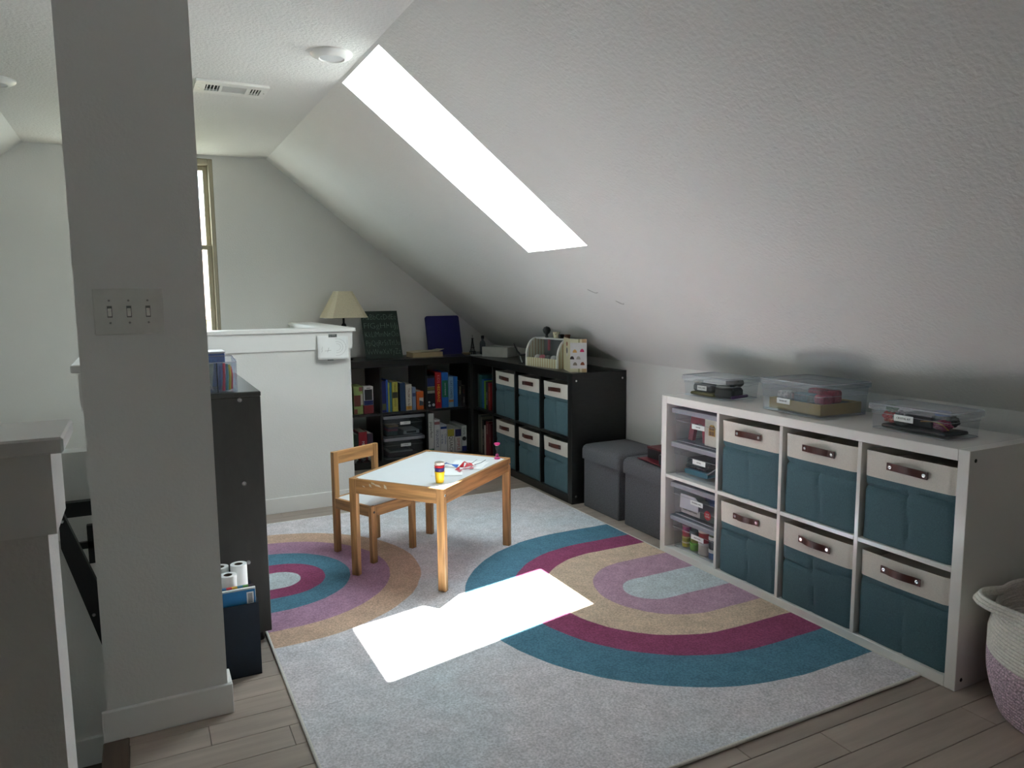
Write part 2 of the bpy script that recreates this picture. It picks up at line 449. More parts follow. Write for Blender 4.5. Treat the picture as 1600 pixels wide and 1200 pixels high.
# stairwell behind: sloped stringer wall with a black capped rail, far stairwell wall, black rail
poly = [(-3.0, -.19), (-2.375, -.19), (-2.375, .20), (-2.457, .53), (-3.0, 2.0)]
st(MB().prism([(-2.95, -.19), (-2.375, -.19), (-2.375, .20), (-2.455, .525), (-2.95, 0.9)], 1.19, 1.30).build('wall_stair_stringer', WALL))
st(MB().box(-2.95, -2.375, 1.176, 1.19, -.19, -.10, b=.002).build('baseboard_stair', TRIM))
st(MB().box(-3.2, -2.375, 2.2, 2.3, -1.65, .615).build('wall_stair_far', WALL))
BLK = mat('black_rail_metal', (8, 8, 8), 0.45, 0.1)
rl = thing('stair_rail', 'black metal stair rail seen between the near half wall and the pillar', 'railing', (-2.45, 1.25, 0.1))
MB().prism([(-2.375, .200), (-2.46, .520), (-2.46, .66), (-2.375, .40)], 1.155, 1.185).build('slanted_rail', BLK, rl)
MB().box(-2.60, -2.43, 2.06, 2.10, .375, .435).build('top_rail', BLK, rl)
MB().box(-2.50, -2.43, 2.07, 2.09, .235, .262).build('mid_rail', BLK, rl)
MB().box(-2.455, -2.43, 2.07, 2.10, .17, .33).build('post', BLK, rl)
for (xx, zz) in ((-2.452, .60), (-2.39, .30)):
    MB().lathe([(.006, 0), (.004, -.003)], 10, (xx, 1.155, zz), axis='y').build('bolt', STEEL, rl)

# ---- outside the window
BRICK = mat('neighbour_siding', (190, 170, 130), 0.9, 0.1)
hs = thing('neighbour_house', 'tan neighbouring house with a brown shingle roof outside the window', 'house', (-3.2, 16, -3))
MB().box(-9, 2, 14, 22, -3.2, 0.9).build('wall', BRICK, hs)
MB().prism([(13.6, .85), (22.4, .85), (18, 3.2)], -9.3, 2.3, axis='x').build('roof', mat('roof_shingle', (150, 120, 110), 0.9, 0.2, 12), hs)
st(MB().box(-30, 30, YB + .4, 60, -3.4, -3.2).build('ground_outside', mat('gravel_lawn', (80, 85, 82), 0.95, 0.3, 3)))
tr = thing('garden_tree', 'leafy green tree growing just outside the gable window', 'tree', (-2.2, 8, -3.2))
MB().tube([(-2.2, 8, -3.2), (-2.25, 8, -1.5), (-2.1, 8.1, 0.3)], [.16, .12, .05], 8).build('trunk', mat('bark', (85, 70, 55), .9, .2), tr)
mb = MB(); rg = random.Random(5)
for i in range(1400):
    a, b2, r_ = rg.uniform(0, 6.28), rg.uniform(-1, 1), 1.0 * rg.uniform(.55, 1)
    q = Vector((-2.1 + r_ * math.cos(a) * math.sqrt(1 - b2 * b2), 8 + r_ * math.sin(a) * math.sqrt(1 - b2 * b2), -.1 + 1.15 * r_ * b2))
    d1 = Vector((rg.uniform(-1, 1), rg.uniform(-1, 1), rg.uniform(-1, 1))).normalized() * .09
    d2 = Vector((rg.uniform(-1, 1), rg.uniform(-1, 1), rg.uniform(-1, 1))).normalized() * .05
    mb.add([q - d1, q + d2, q + d1, q - d2], [(0, 1, 2, 3)])
mb.build('foliage', mat('green_leaves', (84, 108, 58), .7, .3, 9), tr, kind='stuff', recalc=False)

# ---- ceiling fixtures
GREYP = mat('white_enamel', (226, 226, 222), 0.35, 0.01)
LENS = mat('frosted_lens', (214, 216, 216), 0.3, 0.01)
for (x, y, lb) in ((-1.458, 1.755, 'round white ceiling downlight beside the top corner of the skylight'),
                   (-2.717, 2.74, 'round white ceiling downlight at the far left beyond the pillar')):
    t = thing('ceiling_downlight', lb, 'ceiling light', (x, y, ZC), group='round downlights on the ceiling')
    MB().lathe([(.083, 0), (.083, -.006), (.078, -.012), (.056, -.024), (.050, -.024), (.046, -.020)], 40, (x, y, ZC), cap=False).build('trim_ring', GREYP, t, smooth=True)
    MB().lathe([(.0, -.0205), (.046, -.0205), (.047, -.010)], 40, (x, y, ZC), cap=False).build('lens', LENS, t, smooth=True)
v = thing('air_vent', 'white rectangular ceiling air vent with three louvre sections', 'air vent', (-1.762, 2.436, ZC))
vx0, vx1, vy0, vy1 = -1.92, -1.605, 2.34, 2.545
za, zb = ZC - .012, ZC
mb = MB()
ox = [vx0 + .045, vx0 + .105, vx0 + .118, vx0 + .222, vx0 + .235, vx1 - .03]
oy0, oy1 = vy0 + .05, vy1 - .05
mb.box(vx0, vx1, vy0, oy0, za, zb, b=.002).box(vx0, vx1, oy1, vy1, za, zb, b=.002)
for a, b in ((vx0, ox[0]), (ox[1], ox[2]), (ox[3], ox[4]), (ox[5], vx1)): mb.box(a, b, oy0, oy1, za, zb)
mb.build('frame', GREYP, v)
MB().box(vx0 + .01, vx1 - .01, vy0 + .01, vy1 - .01, ZC - .0015, ZC - .0005).build('duct_shade_sheet', mat('duct_shade', (30, 32, 32), .8), v)  # flat dark sheet, painted-in shade for the unlit opening behind the slats
def slat(x0, x1, y0, y1, ang, axis, dz=-.0095):
    mb = MB(); cx, cy_ = (x0 + x1) / 2, (y0 + y1) / 2
    M = Matrix.Translation((cx, cy_, ZC + dz)) @ Matrix.Rotation(ang, 4, axis)
    mb.xf(M).box(-(x1 - x0) / 2, (x1 - x0) / 2, -(y1 - y0) / 2, (y1 - y0) / 2, -.0006, .0006)
    mb.build('slat', GREYP, v)
for k in range(4): slat(ox[0] + .006 + k * .0145, ox[0] + .011 + k * .0145, oy0, oy1, R(-30), 'Y')
for k in range(4): slat(ox[4] + .002 + k * .0125, ox[4] + .0075 + k * .0125, oy0, oy1, R(15), 'Y')
for k in range(12): slat(ox[2], ox[3], oy0 + .002 + k * .0085, oy0 + .0085 + k * .0085, R(62), 'X', -.0075)
for xx in (vx0 + .018, vx1 - .013): MB().lathe([(.004, 0), (.003, -.002)], 10, (xx, 2.443, za)).build('screw', STEEL, v)

# ---- light switch plate on the pillar
sw = thing('light_switch', 'white three-gang toggle light switch plate on the grey pillar', 'light switch', (-2.236, .953, 1.152))
MB().box(-2.321, -2.151, .946, .953, 1.153, 1.278, b=.003).build('plate', plain((212, 212, 206), .4), sw)
for k in (-1, 0, 1):
    cx = -2.236 + k * .0465
    MB().box(cx - .006, cx + .006, .9452, .9462, 1.2, 1.231).build('slot', plain((120, 120, 116), .5), sw)
    mb = MB().xf(Matrix.Translation((cx, .944, 1.2145)) @ Matrix.Rotation(R(28), 4, 'X')); mb.box(-.0045, .0045, -.008, .006, -.009, .009, b=.001)
    mb.build('toggle', plain((232, 230, 222), .35), sw)
    for dz in (-.03, .03): MB().lathe([(.003, 0), (.002, -.001)], 8, (cx, .946, 1.2155 + dz), axis='y').build('screw', plain((150, 150, 146), .3), sw)

# ================================================================== OBJECTS
# ---- rainbow rug
RX0, RX1, RY0, RY1 = -1.862, -0.001, 0.105, 2.812
rugm = bpy.data.materials.new('rainbow_rug'); rugm.use_nodes = True
n = rugm.node_tree.nodes; l = rugm.node_tree.links
bs = n['Principled BSDF']; bs.inputs['Roughness'].default_value = 0.95; bs.inputs['Specular IOR Level'].default_value = 0.1
tc = n.new('ShaderNodeTexCoord'); sp = n.new('ShaderNodeSeparateXYZ')
wob = n.new('ShaderNodeTexNoise'); wob.inputs['Scale'].default_value = 9
l.new(tc.outputs['Object'], wob.inputs['Vector'])
va = n.new('ShaderNodeVectorMath'); va.operation = 'MULTIPLY_ADD'
va.inputs[1].default_value = (.012, .012, 0); l.new(wob.outputs['Color'], va.inputs[0]); l.new(tc.outputs['Object'], va.inputs[2])
l.new(va.outputs[0], sp.inputs[0])
def nmath(op, a, b=None):
    k = n.new('ShaderNodeMath'); k.operation = op
    for i, v_ in enumerate((a, b)):
        if v_ is None: continue
        if isinstance(v_, (int, float)): k.inputs[i].default_value = v_
        else: l.new(v_, k.inputs[i])
    return k.outputs[0]
def noise(scale, detail=3):
    k = n.new('ShaderNodeTexNoise'); k.inputs['Scale'].default_value = scale; k.inputs['Detail'].default_value = detail
    l.new(tc.outputs['Object'], k.inputs['Vector']); return k.outputs['Fac']
def mixc(f, a, b):
    k = n.new('ShaderNodeMixRGB')
    for i, v_ in ((0, f), (1, a), (2, b)):
        if isinstance(v_, (int, float)): k.inputs[i].default_value = v_
        elif isinstance(v_, tuple): k.inputs[i].default_value = v_
        else: l.new(v_, k.inputs[i])
    return k.outputs[0]
big = n.new('ShaderNodeMapRange'); l.new(noise(1.3, 4), big.inputs['Value']); big.inputs['From Min'].default_value = .42; big.inputs['From Max'].default_value = .6
colr = mixc(big.outputs[0], lin((227, 222, 226)), lin((218, 226, 232)))
cxr, cyr = (RX0 + RX1) / 2, (RY0 + RY1) / 2
BLUE, MAG, PEACH, MAUVE, PALE = lin((94, 140, 162)), lin((158, 84, 118)), lin((220, 197, 174)), lin((194, 160, 180)), lin((208, 219, 223))
def rings(colr, lst, sign):
    for (px, py_, r_, c_) in lst:
        dx = nmath('SUBTRACT', sp.outputs[0], px - cxr + .006)
        dx = nmath('MINIMUM', dx, 0.0) if sign > 0 else nmath('MAXIMUM', dx, 0.0)
        dy = nmath('SUBTRACT', sp.outputs[1], py_ - cyr + .006)
        d = nmath('SQRT', nmath('ADD', nmath('MULTIPLY', dx, dx), nmath('MULTIPLY', dy, dy)))
        mr = n.new('ShaderNodeMapRange'); mr.inputs['From Min'].default_value = r_ + .002; mr.inputs['From Max'].default_value = r_ - .002
        l.new(d, mr.inputs['Value'])
        colr = mixc(mr.outputs[0], colr, c_)
    return colr
colr = rings(colr, [(-.31, 1.10, .816, BLUE), (-.305, 1.105, .614, MAG), (-.31, 1.115, .467, PEACH), (-.262, 1.105, .305, MAUVE), (-.345, 1.098, .115, PALE)], 1)
colr = rings(colr, [(-1.767, 1.947, .66, lin((212, 182, 160))), (-1.765, 1.947, .52, lin((184, 146, 172))), (-1.771, 1.951, .351, BLUE), (-1.732, 1.942, .2, MAG), (-1.734, 1.94, .097, PALE)], -1)
fine = n.new('ShaderNodeMapRange'); l.new(noise(150, 4), fine.inputs['Value']); fine.inputs['From Min'].default_value = .3; fine.inputs['From Max'].default_value = .7
fine.inputs['To Min'].default_value = .70; fine.inputs['To Max'].default_value = 1.18
mott = n.new('ShaderNodeMapRange'); l.new(noise(14, 5), mott.inputs['Value']); mott.inputs['From Min'].default_value = .3; mott.inputs['From Max'].default_value = .7
mott.inputs['To Min'].default_value = .9; mott.inputs['To Max'].default_value = 1.08
hv = n.new('ShaderNodeHueSaturation'); l.new(nmath('MULTIPLY', fine.outputs[0], mott.outputs[0]), hv.inputs['Value']); l.new(colr, hv.inputs['Color'])
l.new(hv.outputs[0], bs.inputs['Base Color'])
bp = n.new('ShaderNodeBump'); bp.inputs['Strength'].default_value = .6; bp.inputs['Distance'].default_value = .003
l.new(noise(220, 2), bp.inputs['Height']); l.new(bp.outputs[0], bs.inputs['Normal'])
rug = thing('rug', 'large pale rug printed with two blue, magenta and peach rainbow arches', 'rug', (cxr, cyr, 0))
MB().box(RX0 + .006, RX1 - .006, RY0 + .006, RY1 - .006, .001, .009).build('pile', rugm, rug)
pts = []
def rr(x0, x1, y0, y1, r_, z, k=5):
    out = []
    for (cx, cy_, a0) in ((x1 - r_, y1 - r_, 0), (x0 + r_, y1 - r_, 90), (x0 + r_, y0 + r_, 180), (x1 - r_, y0 + r_, 270)):
        for i in range(k + 1):
            a = R(a0 + 90 * i / k); out.append((cx + r_ * math.cos(a), cy_ + r_ * math.sin(a), z))
    return out
MB().tube(rr(RX0 + .004, RX1 - .004, RY0 + .004, RY1 - .004, .012, .0055), .0052, 8, closed=True).build('binding', mat('rug_binding', (222, 220, 214), .9, .1, 200), rug, smooth=True)

# ---- cube shelving units: local x along the length, front at y=0, back at y=.39
def cube_shelf(label, loc, rz, m, L, H, t, cols, capm, group=None, screws=((.03, .03), (.36, .03)), D=.39):
    u = thing('cube_shelf', label, 'shelf', loc, rz, group)
    ti = .016; c = (L - 2 * t - (cols - 1) * ti) / cols
    B = lambda nm, *a, b=.0015: MB().box(*a, b=b).build(nm, m, u, local=True)
    B('top_panel', t, L - t, 0, D, H - t, H); B('bottom_panel', t, L - t, 0, D, 0, t)
    B('side_panel', 0, t, 0, D, 0, H); B('side_panel', L - t, L, 0, D, 0, H)
    ch = (H - 2 * t - ti) / 2; zm = t + ch
    cells = []
    for i in range(cols):
        x0 = t + i * (c + ti)
        if i: B('divider', x0 - ti, x0, .002, D - .002, t, H - t)
        B('shelf', x0, x0 + c, .002, D - .002, zm, zm + ti)
        cells.append((x0, x0 + c))
    for yy in (.03, .36):
        for zz in (t * .9, H - t * .9):
            MB().lathe([(.0065, 0), (.0055, .0012)], 14, (L, yy, zz), axis='x').build('cam_cap', capm, u, local=True)
    return u, cells, (t, zm + ti, ch)
WH, wcells, wz = cube_shelf('white gloss cube shelf holding teal bins and clear boxes along the right wall', (0, 1.47, 0), R(-90), WHITELAM, 1.47, .77, .036, 4, BLACKP)
UB, bcells, bz = cube_shelf('black cube shelf with six teal bins against the right knee wall', (.036, 3.84, 0), R(-90), BLACKLAM, 1.49, .79, .050, 4, STEEL, group='black cube shelves in the corner')
UA, acells, az = cube_shelf('black cube shelf full of books and games against the back wall', (-1.064, 3.845, 0), 0, BLACKLAM, 1.49, .79, .050, 4, STEEL, group='black cube shelves in the corner')

# ---- fabric bins
def fabric_bin(label, loc, rz, w_, h_, d_, seed, group):
    g = random.Random(seed)
    b = thing('fabric_bin', label, 'storage bin', loc, rz, group)
    nf, ns = 28, 4
    hb = h_ * .715
    bul = g.uniform(.003, .008); vx = .5 + g.uniform(-.03, .03); hz = .60 + g.uniform(-.05, .05); tilt = g.uniform(-.03, .03)
    droop = g.uniform(0, .004)
    def ring(z, grow=0.0, inset=0.0):
        v = z / h_; out = []
        x0, x1, y0, y1 = -w_ / 2 + inset, w_ / 2 - inset, inset, d_ - inset
        pinch = .004 * math.sin(math.pi * v)
        for i in range(nf + 1):
            u = i / nf; x = x0 + (x1 - x0) * u
            e = max(0, 1 - min(u, 1 - u) * nf / 1.5)
            y = y0 - grow + .006 * e * e - bul * math.sin(math.pi * u) * math.sin(math.pi * min(1, v * 1.05)) * (1 if not inset else .6)
            if not inset:
                y += .006 * math.exp(-((u - vx - .02 * math.sin(v * 7)) * w_ / .006) ** 2) * (1 if v < .7 else .25)
                y += .011 * math.exp(-((v - hz - tilt * (u - .5) * 2 + .015 * math.sin(u * 5)) * h_ / .006) ** 2)
                y += .0015 * math.sin(u * 9 + seed) * math.sin(v * 8 + seed)
            out.append((x + pinch * (1 - 2 * u) * .6, y, z - (droop * math.sin(math.pi * u) if v > .99 else 0)))
        for i in range(1, ns): out.append((x1, y0 + .01 + (y1 - y0 - .01) * i / ns, z))
        for i in range(ns + 1): out.append((x1 - (x1 - x0) * i / ns, y1, z))
        for i in range(1, ns): out.append((x0, y1 - (y1 - y0 - .01) * i / ns, z))
        return out
    def skin(mb, rs, cap0=False, cap1=False):
        k = len(rs[0]); vs = [p for r_ in rs for p in r_]
        fs = [[i * k + j, i * k + (j + 1) % k, (i + 1) * k + (j + 1) % k, (i + 1) * k + j] for i in range(len(rs) - 1) for j in range(k)]
        if cap0: fs.append(list(range(k))[::-1])
        if cap1: fs.append([(len(rs) - 1) * k + j for j in range(k)])
        mb.add(vs, fs); return mb
    nz = 18
    skin(MB(), [ring(.001 + hb * i / nz) for i in range(nz + 1)], True).build('body', TEAL, b, smooth=True, local=True)
    rs = [ring(hb + (h_ - hb) * i / 5, .0012) for i in range(6)] + [ring(h_ - .001, 0, .005), ring(h_ - .04, 0, .006)]
    skin(MB(), rs, False, True).build('band', CREAM, b, smooth=True, local=True)
    # leather strap bowed out from the band, two rivets
    zc = h_ * .865; hl = .072; sg = 20; wv = .0125; tilt2 = g.uniform(-.05, .05)
    mb = MB(); vs = []; fs = []
    lift = g.uniform(.012, .02)
    for i in range(sg + 1):
        u = i / sg * 2 - 1; x = u * hl
        a = max(0, 1 - (abs(u) / .72) ** 2)
        y = -bul * .9 - .004 - lift * a
        for (dy, dz) in ((-.0015, -wv), (-.0015, wv), (.0015, wv), (.0015, -wv)):
            vs.append((x, y + dy, zc + dz + tilt2 * x + .004 * a))
    for i in range(sg):
        for k in range(4): fs.append([i * 4 + k, i * 4 + (k + 1) % 4, i * 4 + 4 + (k + 1) % 4, i * 4 + 4 + k])
    fs += [[0, 1, 2, 3][::-1], [sg * 4 + k for k in range(4)]]
    hd = mb.add(vs, fs).build('handle', LEATHER, b, smooth=True, local=True)
    for sx in (-1, 1):
        MB().lathe([(.0065, 0), (.0062, -.0012), (.003, -.0016), (.0, -.0005)], 16, (sx * .06, -bul * .9 - .0055, zc + tilt2 * sx * .06), axis='y').build('rivet', STEEL, hd, smooth=True, local=True)
    return b
GW, GB = 'teal fabric bins in the white shelf', 'teal fabric bins in the black shelf'
names = ['beside the clear boxes', 'in the middle column', 'nearest the woven basket']
for ci in (1, 2, 3):
    ym = 1.47 - (wcells[ci][0] + wcells[ci][1]) / 2
    fabric_bin('teal and cream bin in the upper row of the white shelf, ' + names[ci - 1], (.012, ym, wz[1]), R(-90), .318, .315, .35, 10 + ci, GW)
    fabric_bin('teal and cream bin in the lower row of the white shelf, ' + names[ci - 1], (.012, ym, wz[0]), R(-90), .318, .315, .35, 20 + ci, GW)
names = ['beside the books', 'in the middle column', 'nearest the grey ottomans']
for ci in (1, 2, 3):
    ym = 3.84 - (bcells[ci][0] + bcells[ci][1]) / 2
    fabric_bin('teal and cream bin in the upper row of the black shelf, ' + names[ci - 1], (.05, ym, bz[1]), R(-90), .306, .312, .33, 30 + ci, GB)
    fabric_bin('teal and cream bin in the lower row of the black shelf, ' + names[ci - 1], (.05, ym, bz[0]), R(-90), .306, .312, .33, 40 + ci, GB)

# ---- clear storage boxes: local x along the front, front face at y=0
def clear_box(label, loc, rz, w_, d_, h_, txt=None, bm=CLEAR, lm=CLEARLID, lx=0.0, lz=.45, group=None, lw=.065, over=.008, lh=.02):
    b = thing('storage_box', label, 'storage box', loc, rz, group)
    tp = .965
    mb = MB()
    def ring(z, k, r_=.012): return rr(-w_ / 2 * k, w_ / 2 * k, d_ / 2 - d_ / 2 * k, d_ / 2 + d_ / 2 * k, r_, z, 4)
    prof = [(.002, tp), (h_ * .62, tp + (1 - tp) * .62), (h_ * .63, tp + (1 - tp) * .62 + .012), (h_ - lh, 1.0 + .004), (h_ - lh, 1.018), (h_ - lh - .004, 1.018)]
    rs = [ring(z, k) for z, k in prof]; k = len(rs[0])
    mb.add([p for r_ in rs for p in r_], [[i * k + j, i * k + (j + 1) % k, (i + 1) * k + (j + 1) % k, (i + 1) * k + j] for i in range(len(rs) - 1) for j in range(k)] + [list(range(k))[::-1]])
    mb.build('box_body', bm, b, smooth=True, local=True)
    mb = MB()
    def lring(z, o): return rr(-w_ / 2 - o, w_ / 2 + o, -o, d_ + o, .014, z, 4)
    rs = [lring(h_ - lh - .002, over), lring(h_ - .005, over), lring(h_ - .001, over - .004), lring(h_, over - .010), lring(h_ - .004, over - .018)]
    mb.add([p for r_ in rs for p in r_], [[i * k + j, i * k + (j + 1) % k, (i + 1) * k + (j + 1) % k, (i + 1) * k + j] for i in range(len(rs) - 1) for j in range(k)] + [[(len(rs) - 1) * k + j for j in range(k)]])
    ld = mb.build('lid', lm, b, smooth=True, local=True)
    MB().tube(lring(h_ - .004, over - .003), .0028, 6, closed=True).build('lid_rim_highlight', EDGE_GLINT, ld, smooth=True, local=True)  # pale tubes on lid, ridge and foot stand in for edge highlights
    MB().tube(ring(h_ * .63, tp + (1 - tp) * .62 + .013), .0009, 5, closed=True).build('ridge_highlight', EDGE_GLINT, b, smooth=True, local=True)
    MB().tube(ring(.003, tp + .001), .0014, 5, closed=True).build('foot_highlight', EDGE_GLINT, b, smooth=True, local=True)
    if txt:
        zz = h_ * lz; yf = (d_ / 2) * (1 - (tp + (1 - tp) * lz)) - .002
        lab = MB().box(lx - lw / 2, lx + lw / 2, yf - .0008, yf, zz - .011, zz + .011).build('label_sticker', PAPER, b, local=True)
        text(txt, .009, INK, lab, (lx, yf - .0009, zz), (1, 0, 0), (0, 0, 1))
    return b
GT = 'clear lidded boxes on top of the white shelf'
clear_box('small clear lidded box of black tools on the white shelf, farthest from the basket', (.095, 1.278, .772), R(-86), .285, .20, .098, 'TOOL MISC', lx=-.02, group=GT, lw=.058)
clear_box('tall milky clear box with a gold tray and patterned packs on the white shelf', (.070, .765, .772), R(-93), .315, .26, .132, 'ROCK KIT', MILKY, MILKY, lx=-.03, lz=.36, group=GT, lw=.07)
clear_box('low clear box of dark craft pieces on the white shelf, nearest the basket', (.078, .262, .772), R(-92), .295, .165, .092, 'CRYSTAL KIT', lx=-.015, lz=.55, group=GT, lw=.072)
GC = 'clear boxes stacked in the white shelf'
for (z, tx, lb, lx) in ((wz[1], 'NOTES', 'grey clear box of dark notebooks in the upper cell of the white shelf', .03), (wz[1] + .163, 'HOUSE', 'clear box of red and white toy house parts, topmost in the white shelf', .02),
                        (wz[0], 'PLAY DOH', 'clear box of dough pots at the bottom of the white shelf', .03), (wz[0] + .163, 'STICKERS, MISC', 'clear box with a red round sticker above the dough pots', .02)):
    ym = 1.47 - (wcells[0][0] + wcells[0][1]) / 2
    clear_box(lb, (.030, ym, z + .001), R(-90), .30, .33, .158, tx, CLEAR, SMOKLID, lx=lx, lz=.55, group=GC, lw=.085, over=.012)
GD = 'clear drawers boxes in the book shelf'
xm = -1.064 + (acells[1][0] + acells[1][1]) / 2
clear_box('grey clear box with a white booklet in the book shelf, upper of two', (xm, 3.865, az[0] + .166), 0, .298, .33, .158, 'CARDS', SMOKY, SMOKLID, lx=.01, lz=.62, group=GD, lw=.08, over=.012)
clear_box('grey clear box with stacked papers in the book shelf, lower of two', (xm, 3.865, az[0] + .001), 0, .298, .33, .158, 'PUZZLES', SMOKY, SMOKLID, lx=.01, lz=.62, group=GD, lw=.08, over=.012)

# simple contents, each its own thing. frames: world coordinates
def one(name, mb, m, label, cat, group=None, smooth=False, base=None, rz=0.0):
    """single-mesh thing: geometry authored around its own origin, then placed"""
    o = mb.build(name, m, None, smooth=smooth, local=True)
    if base is not None: place(o, base, rz)
    return tag(o, label, cat, group)
SP_W = mat('speckled_white_print', (205, 205, 200), .6, .55, 90); SP_T = mat('speckled_teal_print', (92, 140, 150), .6, .4, 90); SP_P = mat('speckled_pink_print', (180, 80, 105), .6, .5, 90)
KRAFT = mat('gold_card', (196, 168, 108), .5, .06); NAVYIN = mat('dark_navy_paper', (40, 48, 66), .7)
# box 2: gold tray with dark inside and four patterned packs
t = thing('gold_tray', 'gold cardboard tray with dark inside lying in the tall clear box', 'tray', (.10, .765, .780), R(-93))
mb = MB(); tw, td, th = .27, .215, .042
mb.box(-tw / 2, tw / 2, 0, .006, 0, th).box(-tw / 2, tw / 2, td - .006, td, 0, th).box(-tw / 2, -tw / 2 + .006, .006, td - .006, 0, th).box(tw / 2 - .006, tw / 2, .006, td - .006, 0, th).box(-tw / 2, tw / 2, 0, td, -.001, .003)
mb.build('tray_walls', KRAFT, t, local=True)
MB().box(-tw / 2 + .006, tw / 2 - .006, .006, td - .006, .030, .036).build('tray_insert', NAVYIN, t, local=True)
def pack(m, label, x, y, z, w_, d_, h_, rz):
    mb = MB().box(-w_ / 2, w_ / 2, -d_ / 2, d_ / 2, 0, h_, b=.006)
    return one('patterned_pack', mb, m, label, 'pack', 'patterned packs in the tall clear box', base=(x, y, z), rz=rz)
pack(SP_W, 'black and white speckled pack in the tall clear box', .150, .845, .817, .07, .05, .034, R(-85))
pack(SP_T, 'teal speckled pack in the tall clear box', .152, .755, .817, .085, .05, .034, R(-94))
pack(SP_P, 'pink speckled pack beside the teal one in the tall clear box', .160, .675, .817, .055, .05, .034, R(-90))
pack(mat('speckled_red_print', (170, 60, 80), .6, .5, 90), 'red speckled pack at the back of the tall clear box', .225, .725, .817, .13, .05, .048, R(-90))
# box 1: tools
one('folded_pouch', MB().box(-.075, .075, -.05, .05, 0, .014, b=.006), mat('olive_cloth', (128, 120, 66), .9, .15, 80), 'olive folded pouch at the bottom of the small clear box', 'pouch', base=(.16, 1.325, .777), rz=R(-86))
one('black_case', MB().box(-.055, .055, -.04, .04, 0, .048, b=.01), plain((22, 24, 26), .6), 'black case at the near end of the small clear box', 'case', base=(.17, 1.205, .777), rz=R(-80))
one('black_camera_body', MB().box(-.035, .035, -.03, .03, 0, .03, b=.008).lathe([(.018, 0), (.018, .014), (.012, .014)], 16, (0, -.03, .015), axis='y'), plain((26, 28, 30), .5), 'black block with a round knob in the small clear box', 'gadget', base=(.215, 1.215, .826), rz=R(10))
one('tape_disc', MB().lathe([(.012, 0), (.030, 0), (.030, .009), (.012, .009), (.012, 0)], 24, cap=False), plain((120, 120, 112), .5), 'grey tape disc lying on the black case', 'tape', smooth=True, base=(.135, 1.205, .826))
one('purple_marker', MB().lathe([(.003, 0), (.007, .008), (.007, .09), (.0075, .091), (.0075, .12), (0, .122)], 14, (-.06, 0, .0), axis='x'), plain((92, 66, 110), .4), 'purple marker pen in the small clear box', 'marker', smooth=True, base=(.18, 1.150, .786), rz=R(12))
one('white_eraser', MB().box(-.02, .02, -.012, .012, 0, .016, b=.003), plain((215, 212, 205), .8), 'white eraser block in the small clear box', 'eraser', base=(.14, 1.375, .830), rz=R(-80))
one('grey_tool_roll', MB().box(-.06, .06, -.03, .03, 0, .036, b=.01), plain((96, 96, 100), .7), 'grey tool roll under the white eraser', 'tool roll', base=(.15, 1.335, .793), rz=R(-88))
# box 3: craft pieces
one('dark_tray', MB().box(-.12, .12, -.06, .06, 0, .012, b=.004), plain((36, 36, 40), .5), 'dark plastic tray at the bottom of the low clear box', 'tray', base=(.165, .262, .777), rz=R(-92))
def crumple(name, m, label, cat, c, r_, sc, seed, group=None):
    bm = bmesh.new(); bmesh.ops.create_icosphere(bm, subdivisions=4, radius=1)
    g = random.Random(seed)
    off = Vector((g.uniform(0, 50), g.uniform(0, 50), g.uniform(0, 50)))
    for v_ in bm.verts:
        d = v_.co.normalized()
        f = .86 + .42 * mnoise.noise(d * 2.2 + off) + .34 * abs(mnoise.noise(d * 5.5 + off)) - .10 * abs(mnoise.noise(d * 11 + off))
        v_.co = Vector((d.x * sc[0], d.y * sc[1], d.z * sc[2])) * r_ * min(f, 1.08)
    zmin = min(v_.co.z for v_ in bm.verts)
    for v_ in bm.verts: v_.co.z -= zmin
    me = bpy.data.meshes.new(name); bm.to_mesh(me); bm.free(); me.materials.append(m)
    o = bpy.data.objects.new(name, me); COL.objects.link(o); o.location = c
    return tag(o, label, cat, group)
crumple('red_bag', plain((176, 40, 52), .35), 'crumpled red cellophane bag at the far end of the low clear box', 'bag', (.140, .360, .790), .028, (1, 1.3, .8), 1)
crumple('green_bag', plain((70, 104, 44), .4), 'crumpled green bag above the red one in the low clear box', 'bag', (.14, .365, .826), .018, (1, 1.2, .8), 2)
crumple('magenta_bag', plain((150, 34, 80), .4), 'crumpled magenta bag at the near end of the low clear box', 'bag', (.135, .175, .790), .026, (1, 1.2, .7), 3)
one('black_booklet', MB().box(-.05, .05, -.04, .04, 0, .045, b=.004), plain((30, 32, 40), .5), 'black box in the middle of the low clear box', 'box', base=(.18, .27, .790), rz=R(-88))
crumple('cellophane_bag', plain((120, 116, 118), .25), 'crumpled grey cellophane bag beside the red one in the low clear box', 'bag', (.125, .315, .790), .026, (.9, 1.2, 1.0), 8)
crumple('dark_pouch', plain((38, 38, 44), .5), 'crumpled dark pouch behind the blue lidded jar in the low clear box', 'pouch', (.200, .195, .790), .028, (1, 1.1, .9), 9)
t = thing('paint_jar', 'small clear jar with a blue lid in the low clear box', 'jar', (.155, .19, .812))
MB().lathe([(.020, 0), (.022, .004), (.022, .018)], 20, (.155, .19, .822)).build('jar', CLEAR, t, smooth=True)
MB().lathe([(.024, .018), (.024, .030), (.022, .032)], 20, (.155, .19, .822)).build('lid', plain((54, 92, 160), .4), t, smooth=True)
one('gold_cord', MB().tube([(0, .03, 0), (-.01, .01, .004), (.0, -.02, .006), (-.008, -.05, .0), (.01, -.06, -.018)], .0022, 6), plain((176, 128, 62), .5), 'thin gold cord loop against the front of the low clear box', 'cord', smooth=True, base=(.108, .205, .818))  # a gold cord, drawn as a thin tube
